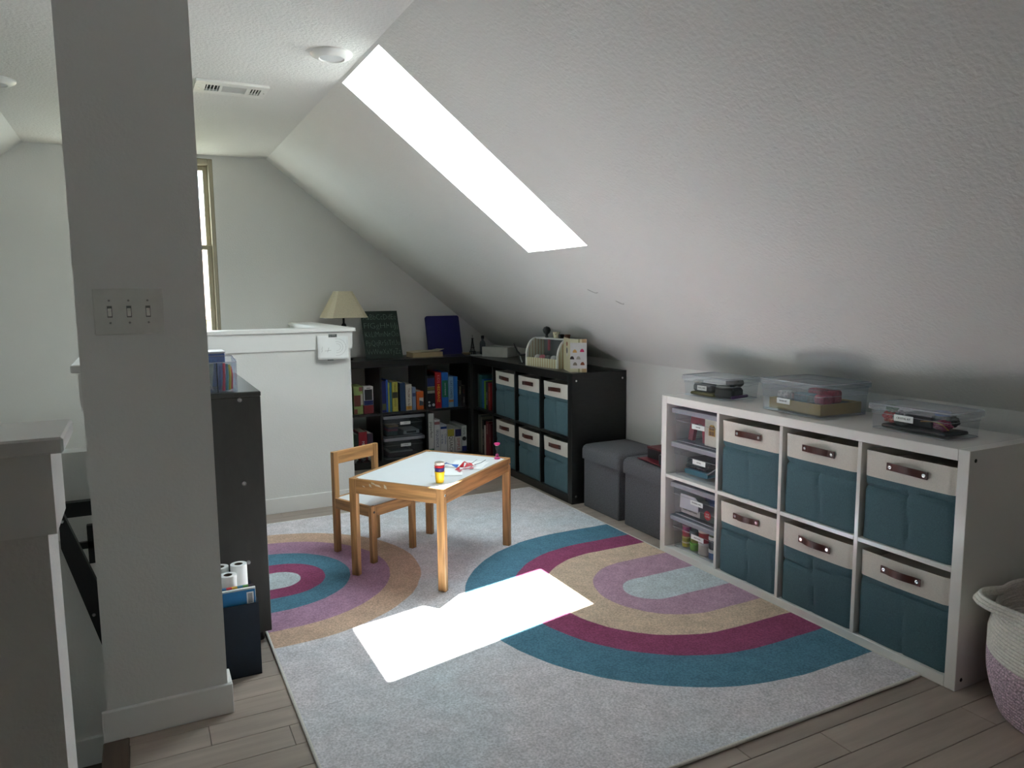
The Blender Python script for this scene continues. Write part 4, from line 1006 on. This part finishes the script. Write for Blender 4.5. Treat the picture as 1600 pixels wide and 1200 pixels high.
ln, M2 = leaf(Bm, Cm, ''); mb = MB().xf(M2); mb.box(0, ln, 0, .002, 0, .2); lf = mb.build('white_leaf', plain((206, 206, 206), .5), t)
for z0 in (0, .176):
    mb = MB().xf(M2); mb.box(.001, ln - .001, -.0012, .0005, z0 + .001, z0 + .023); mb.build('striped_band', STR, lf)
for (u, z, c_) in ((.28, .118, (196, 150, 84)), (.72, .122, (190, 50, 100)), (.12, .078, (40, 36, 36)), (.5, .078, (160, 156, 146)), (.3, .042, (120, 112, 100)), (.75, .044, (130, 66, 34))):
    mb = MB().xf(M2 @ Matrix.Translation((ln * u, 0, z)))
    mb.prism([(.0125 * math.cos(R(a)), .019 * math.sin(R(a))) for a in range(0, 181, 20)], -.0014, .0005); mb.build('scoop_print', plain(c_, .6), lf)
# things on the counter top
zt = ZT + .1845
t = thing('black_ball_toy', 'black ball-headed toy standing on the ice cream counter', 'toy', (.165, 2.875, zt))
MB().lathe([(.010, 0), (.012, .004), (.008, .014), (.010, .020), (.020, .028), (.026, .042), (.026, .052), (.018, .066), (0, .072)], 20, (.165, 2.875, zt)).build('body', plain((26, 30, 30), .4), t, smooth=True)
MB().box(.140, .145, 2.863, 2.867, zt + .045, zt + .05).box(.140, .145, 2.88, 2.884, zt + .045, zt + .05).build('eyes', plain((70, 74, 74), .3), t)
one('striped_cup', MB().lathe([(.018, 0), (.024, .038), (.0225, .038), (.017, .003), (0, .003)], 20, cap=False), STR, 'small striped paper cup on the ice cream counter', 'cup', smooth=True, base=(.180, 2.775, zt))
one('brown_cup', MB().lathe([(.016, 0), (.021, .026), (.0195, .026), (.015, .003), (0, .003)], 20, cap=False), plain((110, 74, 54), .6), 'small brown cup at the end of the ice cream counter', 'cup', smooth=True, base=(.195, 2.665, zt))
one('dark_block', MB().box(-.016, .016, -.012, .012, 0, .026, b=.003), plain((24, 20, 20), .5), 'dark toy block beside the brown cup on the ice cream counter', 'toy block', base=(.185, 2.722, zt))

# ---- ottomans
def ottoman(label, y0, y1):
    o = thing('ottoman', label, 'ottoman', (.25, (y0 + y1) / 2, 0), 0, 'grey storage ottomans')
    MB().box(.092, .412, y0 + .006, y1 - .006, 0, .30, b=.005).build('body', GREYFAB, o)
    xa, xb, ya, yb = .078, .416, y0 - .002, y1 + .002
    prof = [(0, .292), (0, .345), (.004, .362), (.014, .374), (.04, .382), (.10, .386)]
    rs = [rr(xa + k, xb - k, ya + k, yb - k, .018, z, 5) for k, z in prof]; k = len(rs[0])
    mb = MB().add([p for r_ in rs for p in r_], [[i * k + j, i * k + (j + 1) % k, (i + 1) * k + (j + 1) % k, (i + 1) * k + j] for i in range(len(rs) - 1) for j in range(k)] + [list(range(k))[::-1], [(len(rs) - 1) * k + j for j in range(k)]])
    mb.build('lid_cushion', GREYFAB, o, smooth=True)
ottoman('charcoal cube ottoman next to the black bin shelf', 1.945, 2.312)
ottoman('charcoal cube ottoman next to the white shelf with a red box on top', 1.530, 1.900)
t = thing('red_game_box', 'dark red box with an orange emblem on the ottoman beside the white shelf', 'box', (.148, 1.655, .3905), R(-92))
MB().box(-.12, .12, 0, .13, 0, .058, b=.002).build('carton', plain((22, 16, 18), .5), t, local=True)
lid = MB().box(-.122, .122, -.002, .132, .05, .060, b=.001).build('lid', plain((84, 26, 30), .5, var=.3), t, local=True)
MB().lathe([(0, .0608), (.03, .0608), (.03, .059)], 20, (.01, .065, 0), cap=False).build('emblem', plain((190, 120, 40), .5), lid, local=True)
one('red_leaflet', MB().prism([(-.12, 0), (.10, .0), (.10, .14), (-.11, .13)], 0, .003, axis='z'), plain((104, 16, 36), .4), 'dark red leaflet lying on the ottoman in front of the box', 'leaflet', base=(.096, 1.680, .3868), rz=R(-94))
one('dark_tin', MB().lathe([(.024, 0), (.025, .003), (.025, .048), (.023, .05)], 20), plain((34, 40, 46), .35), 'small dark tin on the ottoman in front of the red box', 'tin', smooth=True, base=(.121, 1.600, .3900))

# ---- children's table and chair
TBL = thing('play_table', 'small pine children\'s table with a white top on the rug', 'table', (-1.022, 1.856, .0095), R(38))
TL_, TW_, TH_, lt, lw_ = .652, .485, .445, .024, .037
for sx in (-1, 1):
    for sy in (-1, 1):
        xa, ya = sx * TL_ / 2, sy * TW_ / 2
        leg = MB().box(min(xa, xa - sx * lt), max(xa, xa - sx * lt), min(ya, ya - sy * lw_), max(ya, ya - sy * lw_), 0, TH_, b=.002).build('leg', PINEZ, TBL, local=True)
        MB().lathe([(.0055, 0), (.0045, sy * .0015)], 12, (sx * (TL_ / 2 - .012), ya, TH_ - .03), axis='y').build('bolt', STEEL, leg, local=True)
PINEY = mat('pine_wood_cross', (168, 125, 78), 0.5, 0.42, 9, stretch=(7, 0.5, 7), detail=5)
for s_ in (-1, 1):
    ya = s_ * TW_ / 2
    MB().box(-TL_ / 2 + lt, TL_ / 2 - lt, min(ya, ya - s_ * .015), max(ya, ya - s_ * .015), TH_ - .066, TH_, b=.0015).build('apron', PINE, TBL, local=True)
    xa = s_ * TL_ / 2
    MB().box(min(xa, xa - s_ * .015), max(xa, xa - s_ * .015), -TW_ / 2 + lw_, TW_ / 2 - lw_, TH_ - .066, TH_, b=.0015).build('apron', PINEY, TBL, local=True)
MB().box(-TL_ / 2 + .0155, TL_ / 2 - .0155, -TW_ / 2 + .0155, TW_ / 2 - .0155, TH_ - .012, TH_ - .003).build('table_top', WHITEB, TBL, local=True)
for (yy, zz, a, h_) in ((.10, -.018, .02, .012), (.12, -.03, .012, .016), (.07, -.025, .03, .012), (.155, -.034, .012, .008), (.04, -.03, .014, .02)):
    MB().prism([(yy, TH_ + zz), (yy + a, TH_ + zz + .004), (yy + a * 1.1, TH_ + zz + h_), (yy + a * .3, TH_ + zz + h_ * .7)], -TL_ / 2 - .0006, -TL_ / 2 + .0005, axis='x').build('torn_sticker', plain((196, 186, 164), .8), TBL, local=True)

CHR = thing('play_chair', 'small pine children\'s chair tucked behind the play table', 'chair', (-1.237, 2.124, .0095), R(25.5))
cw, cd, shh, cb_ = .285, .285, .272, .498
for sx in (-1, 1):
    for sy in (-1, 1):
        xa, ya = sx * cw / 2, sy * cd / 2
        leg = MB().box(min(xa, xa - sx * .030), max(xa, xa - sx * .030), min(ya, ya - sy * .024), max(ya, ya - sy * .024), 0, shh if sy < 0 else cb_, b=.002).build('leg', PINEZ, CHR, local=True)
        if sy < 0: MB().lathe([(.006, 0), (.005, -.0015)], 12, (sx * (cw / 2 - .015), ya, shh - .028), axis='y').build('bolt', plain((70, 62, 54), .4), leg, local=True)
for s_ in (-1, 1):
    ya = s_ * cd / 2
    MB().box(-cw / 2 + .03, cw / 2 - .03, min(ya, ya - s_ * .015), max(ya, ya - s_ * .015), shh - .05, shh, b=.0015).build('apron', PINE, CHR, local=True)
    xa = s_ * cw / 2
    MB().box(min(xa, xa - s_ * .015), max(xa, xa - s_ * .015), -cd / 2 + .024, cd / 2 - .024, shh - .05, shh, b=.0015).build('apron', PINEY, CHR, local=True)
MB().box(-cw / 2 + .0155, cw / 2 - .0155, -cd / 2 + .0155, cd / 2 - .0155, shh - .010, shh - .002).build('seat', WHITEB, CHR, local=True)
MB().box(-cw / 2 + .03, cw / 2 - .03, cd / 2 - .02, cd / 2 - .004, cb_ - .062, cb_, b=.002).build('backrest', PINE, CHR, local=True)

# ---- things on the table (table top at z = .451)
ZTB = .4515
tm = Matrix.Translation((-1.022, 1.856, 0)) @ Matrix.Rotation(R(38), 4, 'Z')
cx_, cy_ = -1.098, 1.588
for k, (nm, c_, z0) in enumerate((('yellow', (238, 200, 24), 0), ('blue', (52, 50, 130), .017), ('red', (206, 32, 48), .027), ('white', (234, 228, 220), .040))):
    one('nesting_cup', MB().lathe([(0, .002), (.0165, .001), (.0175, .003), (.0215, .046), (.0225, .047), (.0225, .050), (.0205, .050), (.0165, .005), (0, .005)], 28, cap=False), plain(c_, .4),
        nm + (' plastic cup at the bottom of the stack on the play table' if k == 0 else ' plastic cup nested in the stack on the play table' if k < 3 else ' plastic cup on top of the stack on the play table'), 'cup', 'nesting cups on the play table', smooth=True, base=(cx_, cy_, ZTB + z0))
PINK = plain((222, 66, 140), .4)
hx, hy = -.680, 1.885
t = thing('sand_timer', 'small pink sand timer standing at the far corner of the play table', 'sand timer', (hx, hy, ZTB))
for z0, p_ in ((0, [(.014, 0), (.015, .002), (.014, .006), (.009, .010)]), (.068, [(.009, 0), (.014, .005), (.015, .008), (.014, .011), (0, .0115)])):
    MB().lathe(p_, 20, (hx, hy, ZTB + z0)).build('end_cap', PINK, t, smooth=True)
MB().lathe([(.0085, .009), (.0085, .028), (.0055, .035), (.0022, .039), (.0055, .043), (.0085, .050), (.0085, .069)], 20, (hx, hy, ZTB), cap=False).build('glass_bulb', CLEAR, t, smooth=True)
MB().lathe([(.0078, .010), (.0078, .022), (.002, .027)], 16, (hx, hy, ZTB)).build('sand', PINK, t, smooth=True)
def sheet(label, c, w_, h_, rz, curl=.003):
    mb = MB().grid(10, 8, lambda u, v_: ((u - .5) * w_, (v_ - .5) * h_, .0012 + curl * (abs(u - .5) * 2) ** 3 * v_))
    o = mb.build('paper_sheet', PAPER, None, local=True, smooth=True, solid=.0004)
    place(o, c, rz); return tag(o, label, 'paper', 'paper sheets on the play table')
sheet('white paper sheet with pencil marks under the red scraps on the table', (-.862, 1.835, ZTB), .165, .18, R(50), .004)
sheet('plain white paper sheet nearer the cups on the play table', (-.995, 1.755, ZTB + .0004), .14, .17, R(-25), .002)
def ribbon(name, m, label, cat, pts, wd, group=None):
    mb = MB(); vs = []; fs = []
    pts = [Vector(p) for p in pts]; k = len(pts)
    for i, p in enumerate(pts):
        tt = (pts[min(i + 1, k - 1)] - pts[max(i - 1, 0)]).normalized(); sd = tt.cross(Vector((0, 0, 1))).normalized()
        sd = (sd + Vector((0, 0, .6 * math.sin(i * 1.7)))).normalized()
        wv_ = wd * (.6 + .4 * math.sin(i * 2.1 + 1))
        vs += [p - sd * wv_, p + sd * wv_]
    fs = [[2 * i, 2 * i + 1, 2 * i + 3, 2 * i + 2] for i in range(k - 1)]
    o = mb.add(vs, fs).build(name, m, None, local=True, solid=.0008)
    c = sum((p for p in pts), Vector()) / k; return tag(o, label, cat, group)
RED = plain((196, 28, 44), .5); rgx = random.Random(4)
zz = ZTB + .008
ribbon('paper_scrap', RED, 'long crumpled red paper scrap on the white sheet', 'paper scrap', [(-.955, 1.735, zz), (-.935, 1.76, zz + .008), (-.91, 1.752, zz + .004), (-.885, 1.772, zz + .010), (-.862, 1.768, zz + .003), (-.84, 1.785, zz)], .012, 'red paper scraps')
ribbon('paper_scrap', RED, 'pointed red paper scrap standing up behind the long one', 'paper scrap', [(-.91, 1.79, zz), (-.895, 1.80, zz + .018), (-.875, 1.797, zz + .012), (-.85, 1.80, zz)], .012, 'red paper scraps')
ribbon('paper_scrap', plain((206, 110, 120), .6), 'pink-white paper scrap in front of the red ones', 'paper scrap', [(-.957, 1.715, zz - .003), (-.93, 1.728, zz + .003), (-.90, 1.73, zz), (-.872, 1.748, zz)], .008, 'red paper scraps')
ribbon('paper_scrap', plain((34, 96, 180), .5), 'blue paper scrap beside the stacked cups', 'paper scrap', [(-.985, 1.85, zz), (-.965, 1.84, zz + .012), (-.945, 1.825, zz + .006), (-.925, 1.80, zz)], .013)
for k, pts in enumerate((((-.84, 1.80), (-.80, 1.81), (-.765, 1.835)), ((-.86, 1.815), (-.83, 1.835), (-.80, 1.86)))):
    one('thread', MB().tube([(a, b, ZTB + .006 + .004 * i) for i, (a, b) in enumerate(pts)], .0014, 6), plain((90, 96, 110), .6), ['grey thread curling towards the sand timer', 'grey thread curling across the white sheet'][k], 'thread')

# ---- drawing taped to the half wall
t = thing('taped_drawing', 'white paper drawing taped to the half wall below the cap', 'drawing', (-1.2, 3.0, .887))
MB().grid(14, 10, lambda u, v_: (-1.293 + .180 * u, 3.013 - .006 - .022 * (1 - v_) * (.4 + .6 * abs(math.sin(u * 3.2))), .889 + .137 * v_ - .004 * u)).build('sheet', PAPER, t, smooth=True, solid=.0006)
MB().box(-1.227, -1.178, 3.0045, 3.0062, 1.015, 1.033).build('tape', plain((110, 112, 112), .6, var=.6, scale=120), t)
MB().box(-1.240, -1.205, 2.9905, 2.9925, .880, .892).build('tape', plain((140, 146, 144), .4), t)
PENCIL = plain((150, 152, 152), .8)
sy = lambda u, v_: 3.013 - .006 - .022 * (1 - v_) * (.4 + .6 * abs(math.sin(u * 3.2))) - .0012
for k, pl in enumerate(([(.12, .3), (.14, .38), (.13, .45), (.16, .5), (.14, .55)], [(.22, .36), (.3, .37), (.42, .39)], [(.3, .3), (.33, .4), (.36, .5)])):
    MB().tube([(-1.293 + .18 * u, sy(u, v_), .889 + .137 * v_ - .004 * u) for u, v_ in pl], .0008, 5).build('pencil_line', PENCIL, t)
for r_ in (.12, .2, .3):
    MB().tube([(-1.293 + .18 * (.62 + r_ * math.cos(R(a))), sy(.62 + r_ * math.cos(R(a)), .5 + r_ * 1.2 * math.sin(R(a))), .889 + .137 * (.5 + r_ * 1.2 * math.sin(R(a)))) for a in range(-100, 101, 20)], .0005, 5).build('pencil_line', PENCIL, t)

# ---- black bookcase behind the pillar
bkx0, bkx1, bky0, bky1, bkz = -2.233, -1.846, 1.385, 2.12, .922
BC = thing('bookcase', 'black bookcase standing behind the pillar with its end panel showing', 'bookcase', ((bkx0 + bkx1) / 2, (bky0 + bky1) / 2, 0))
MB().box(bkx0, bkx1, bky0, bky0 + .018, .035, bkz - .018, b=.002).build('end_panel', CHARC, BC)
MB().box(bkx0, bkx1, bky1 - .018, bky1, .035, bkz - .018, b=.002).build('end_panel', CHARC, BC)
MB().box(bkx0, bkx1 + .002, bky0 - .001, bky1 + .001, bkz - .018, bkz, b=.003).build('top_panel', CHARC, BC)
for z in (.04, .33, .62): MB().box(bkx0, bkx1 - .005, bky0 + .018, bky1 - .018, z, z + .018).build('shelf', CHARC, BC)
MB().box(bkx0, bkx0 + .005, bky0 + .018, bky1 - .018, .04, bkz - .018).build('back_panel', CHARC, BC)
for (xx, yy) in ((bkx0 + .04, bky0 + .03), (bkx1 - .04, bky0 + .03), (bkx0 + .04, bky1 - .03), (bkx1 - .04, bky1 - .03)):
    MB().cyl((xx, yy, 0), .018, .036, 16).build('foot', BLACKP, BC)
for zz2 in (.90, .60, .31): MB().lathe([(.008, 0), (.007, -.001), (.003, -.0012), (.0, -.0004)], 14, (-1.915, bky0, zz2 - .005), axis='y').build('screw', STEEL, BC)
# organiser on it
oz = bkz + .001
t = thing('desk_organizer', 'clear plastic desk organizer full of stationery on the black bookcase', 'organizer', (-2.02, 1.46, oz))
mb = MB(); ox0, ox1, oy0_, oy1_ = -2.12, -1.918, 1.40, 1.53
for (a, b, c_, d_, h_) in ((ox0, ox1, oy0_, oy0_ + .003, .105), (ox0, ox1, oy1_ - .003, oy1_, .12), (ox0, ox0 + .003, oy0_, oy1_, .11), (ox1 - .003, ox1, oy0_, oy1_, .115), (-1.985, -1.982, oy0_, oy1_, .105)):
    mb.box(a, b, c_, d_, oz, oz + h_)
mb.box(ox0, ox1, oy0_, oy1_, oz, oz + .003)
mb.build('compartments', CLEAR, t)
mb2 = MB()
mb2.tube([(ox0, oy0_, oz + .105), (ox1, oy0_, oz + .105), (ox1, oy1_, oz + .118), (ox0, oy1_, oz + .12)], .0018, 6, closed=True); mb2.build('rim', SMOKLID, t)
MB().box(-1.9845, -1.9815, oy0_ - .001, oy0_ + .003, oz, oz + .105).build('divider_edge', plain((40, 44, 46), .3), t)
for k, (cc, dx, tp_) in enumerate((((200, 50, 80), -.0, .01), ((60, 150, 170), .012, .006), ((226, 196, 70), .022, .004), ((70, 90, 150), -.010, .012), ((206, 60, 70), .030, .0))):
    one('coloured_pen', MB().tube([(0, 0, 0), (.004, .003, .05), (tp_ * .6, .006, .096 - .004 * k)], .0045, 8), plain(cc, .4), ['raspberry', 'turquoise', 'yellow', 'slate blue', 'coral red'][k] + ' pen in the clear desk organizer', 'pen', 'pens in the desk organizer', smooth=True, base=(-1.962 + dx, 1.425 + .01 * k, oz + .004))
one('grey_notepad', MB().xf(Matrix.Rotation(R(6), 4, 'Y')).box(-.055, .05, 0, .012, .008, .098, b=.001), plain((150, 156, 152), .7, var=.3), 'grey notepad standing in the left part of the desk organizer', 'notepad', base=(-2.048, 1.445, oz + .006))
t2 = thing('scissors', 'grey scissors leaning in the clear desk organizer', 'scissors', (-2.03, 1.44, oz + .004))
MB().tube([(-1.995, 1.43, oz + .006), (-2.035, 1.432, oz + .08), (-2.05, 1.434, oz + .12)], [.002, .005, .006], 6).build('blade', plain((150, 150, 148), .3), t2)
MB().tube([(-2.055 + .016 * math.cos(R(a)), 1.434, oz + .135 + .02 * math.sin(R(a))) for a in range(0, 360, 30)], .003, 6, closed=True).build('finger_loop', plain((60, 62, 70), .4), t2)
t = thing('blue_tissue_box', 'blue patterned box with a white top behind the desk organizer', 'box', (-1.97, 1.66, oz))
MB().box(-2.09, -1.935, 1.60, 1.72, oz, oz + .122, b=.002).build('carton', mat('blue_pattern', (96, 124, 184), .6, .2, 60), t)
MB().box(-2.092, -1.933, 1.598, 1.722, oz + .122, oz + .130, b=.001).build('top', plain((206, 208, 210), .5), t)

# ---- file box beside the bookcase
fx0, fx1, fy0_, fy1_ = -2.055, -1.917, 1.145, 1.365
NAVYB = mat('navy_card', (20, 34, 50), .6, .1)
t = thing('file_box', 'navy blue open file box on the floor between pillar and bookcase', 'file box', ((fx0 + fx1) / 2, (fy0_ + fy1_) / 2, 0))
mb = MB(); fh = .249
mb.box(fx0, fx1, fy0_, fy0_ + .004, 0, fh).box(fx0, fx1, fy1_ - .004, fy1_, 0, fh).box(fx0, fx0 + .004, fy0_ + .004, fy1_ - .004, 0, fh).box(fx1 - .004, fx1, fy0_ + .004, fy1_ - .004, 0, fh).box(fx0, fx1, fy0_, fy1_, 0.0005, .004)
mb.build('walls', NAVYB, t)
t = thing('blue_binder', 'bright blue binder with a white price sticker in the navy file box', 'binder', (-1.985, 1.165, .005))
MB().box(-2.048, -1.925, 1.157, 1.160, .006, .292).build('front_cover', plain((40, 122, 182), .4), t)
MB().box(-2.048, -1.923, 1.160, 1.172, .006, .297).build('pages', plain((226, 228, 228), .7), t)
sk = MB().box(-1.952, -1.930, 1.1560, 1.157, .245, .285).build('sticker', PAPER, t)
mb = MB()
for k in range(7): mb.box(-1.948, -1.934, 1.1553, 1.156, .250 + k * .0046, .252 + k * .0046)
mb.build('sticker_print', INK, sk)
t = thing('striped_pad', 'pad with a multicoloured striped edge behind the blue binder', 'pad', (-1.985, 1.182, .005))
for k, cc in enumerate(((60, 140, 80), (40, 100, 150), (190, 40, 50), (226, 180, 50), (60, 130, 160), (90, 150, 70), (60, 50, 60))):
    MB().box(-2.046 + k * .0172, -2.046 + (k + 1) * .0172, 1.176, 1.188, .006, .300).build('stripe', plain(cc, .5), t)
for k, (xx, yy, zt_, lb) in enumerate(((-1.960, 1.275, .345, 'tallest white paper roll in the navy file box, nearest the bookcase edge'), (-2.000, 1.226, .330, 'front white paper roll in the navy file box'), (-2.018, 1.290, .340, 'rear white paper roll in the navy file box, half hidden by the pillar'))):
    r_ = .027
    t = thing('paper_roll', lb, 'paper roll', (xx, yy, .005), 0, 'white paper rolls in the file box')
    MB().lathe([(.014, .006), (r_, .006), (r_, zt_), (.014, zt_)], 28, (xx, yy, 0), cap=False).build('paper', PAPER, t, smooth=True)
    MB().lathe([(.0141, .006), (.0141, zt_ - .0005), (.0125, zt_ - .0005), (.0125, .006)], 24, (xx, yy, 0), cap=False).build('core', plain((92, 78, 66), .8), t, smooth=True)

# ---- woven rope basket
bx, by = .185, -.306
ROPEW = mat('white_cotton_rope', (232, 229, 220), .95, .12, 160, bump=.7, bscale=230, dist=.002)
ROPEP = mat('pink_cotton_rope', (206, 182, 194), .95, .45, 150, bump=1.0, bscale=150, dist=.006)
bk = thing('rope_basket', 'white and pink coiled rope basket beside the white shelf', 'basket', (bx, by, 0))
def wallr(z): return .242 + .036 * math.sin(min(1, z / .16) * math.pi / 2) - (.02 * (z - .24) / .09 if z > .24 else 0)
HA = [R(131), R(311)]
def rim_off(a):
    o = 0
    for h_ in HA:
        d = (a - h_ + math.pi) % (2 * math.pi) - math.pi
        if abs(d) < .42: o = max(o, math.cos(d / .42 * math.pi / 2) ** 1.2)
    return o
def coil(mb, z, lift=0.0, rad=0.0, rope=.0062, seg=72):
    pts = []
    for i in range(seg):
        a = 2 * math.pi * i / seg; o = rim_off(a)
        r_ = wallr(z) + rad * o
        pts.append((bx + r_ * math.cos(a), by + r_ * math.sin(a), z + lift * o))
    mb.tube(pts, rope, 6, closed=True)
mb = MB(); z = .007
while z < .185: coil(mb, z); z += .0105
mb.build('pink_lower_wall', ROPEP, bk, smooth=True, recalc=False)
mb = MB()
while z < .318: coil(mb, z); z += .0105
mb.build('white_upper_wall', ROPEW, bk, smooth=True, recalc=False)
mb = MB()
for k in range(3): coil(mb, .322 + k * .010, lift=.012 - .002 * k, rad=.066 - .004 * k)
mb.build('handle_rim', ROPEW, bk, smooth=True, recalc=False)
MB().lathe([(0, .004), (.236, .004), (.24, .012)], 48, (bx, by, 0), cap=False).build('base', ROPEP, bk, smooth=True)
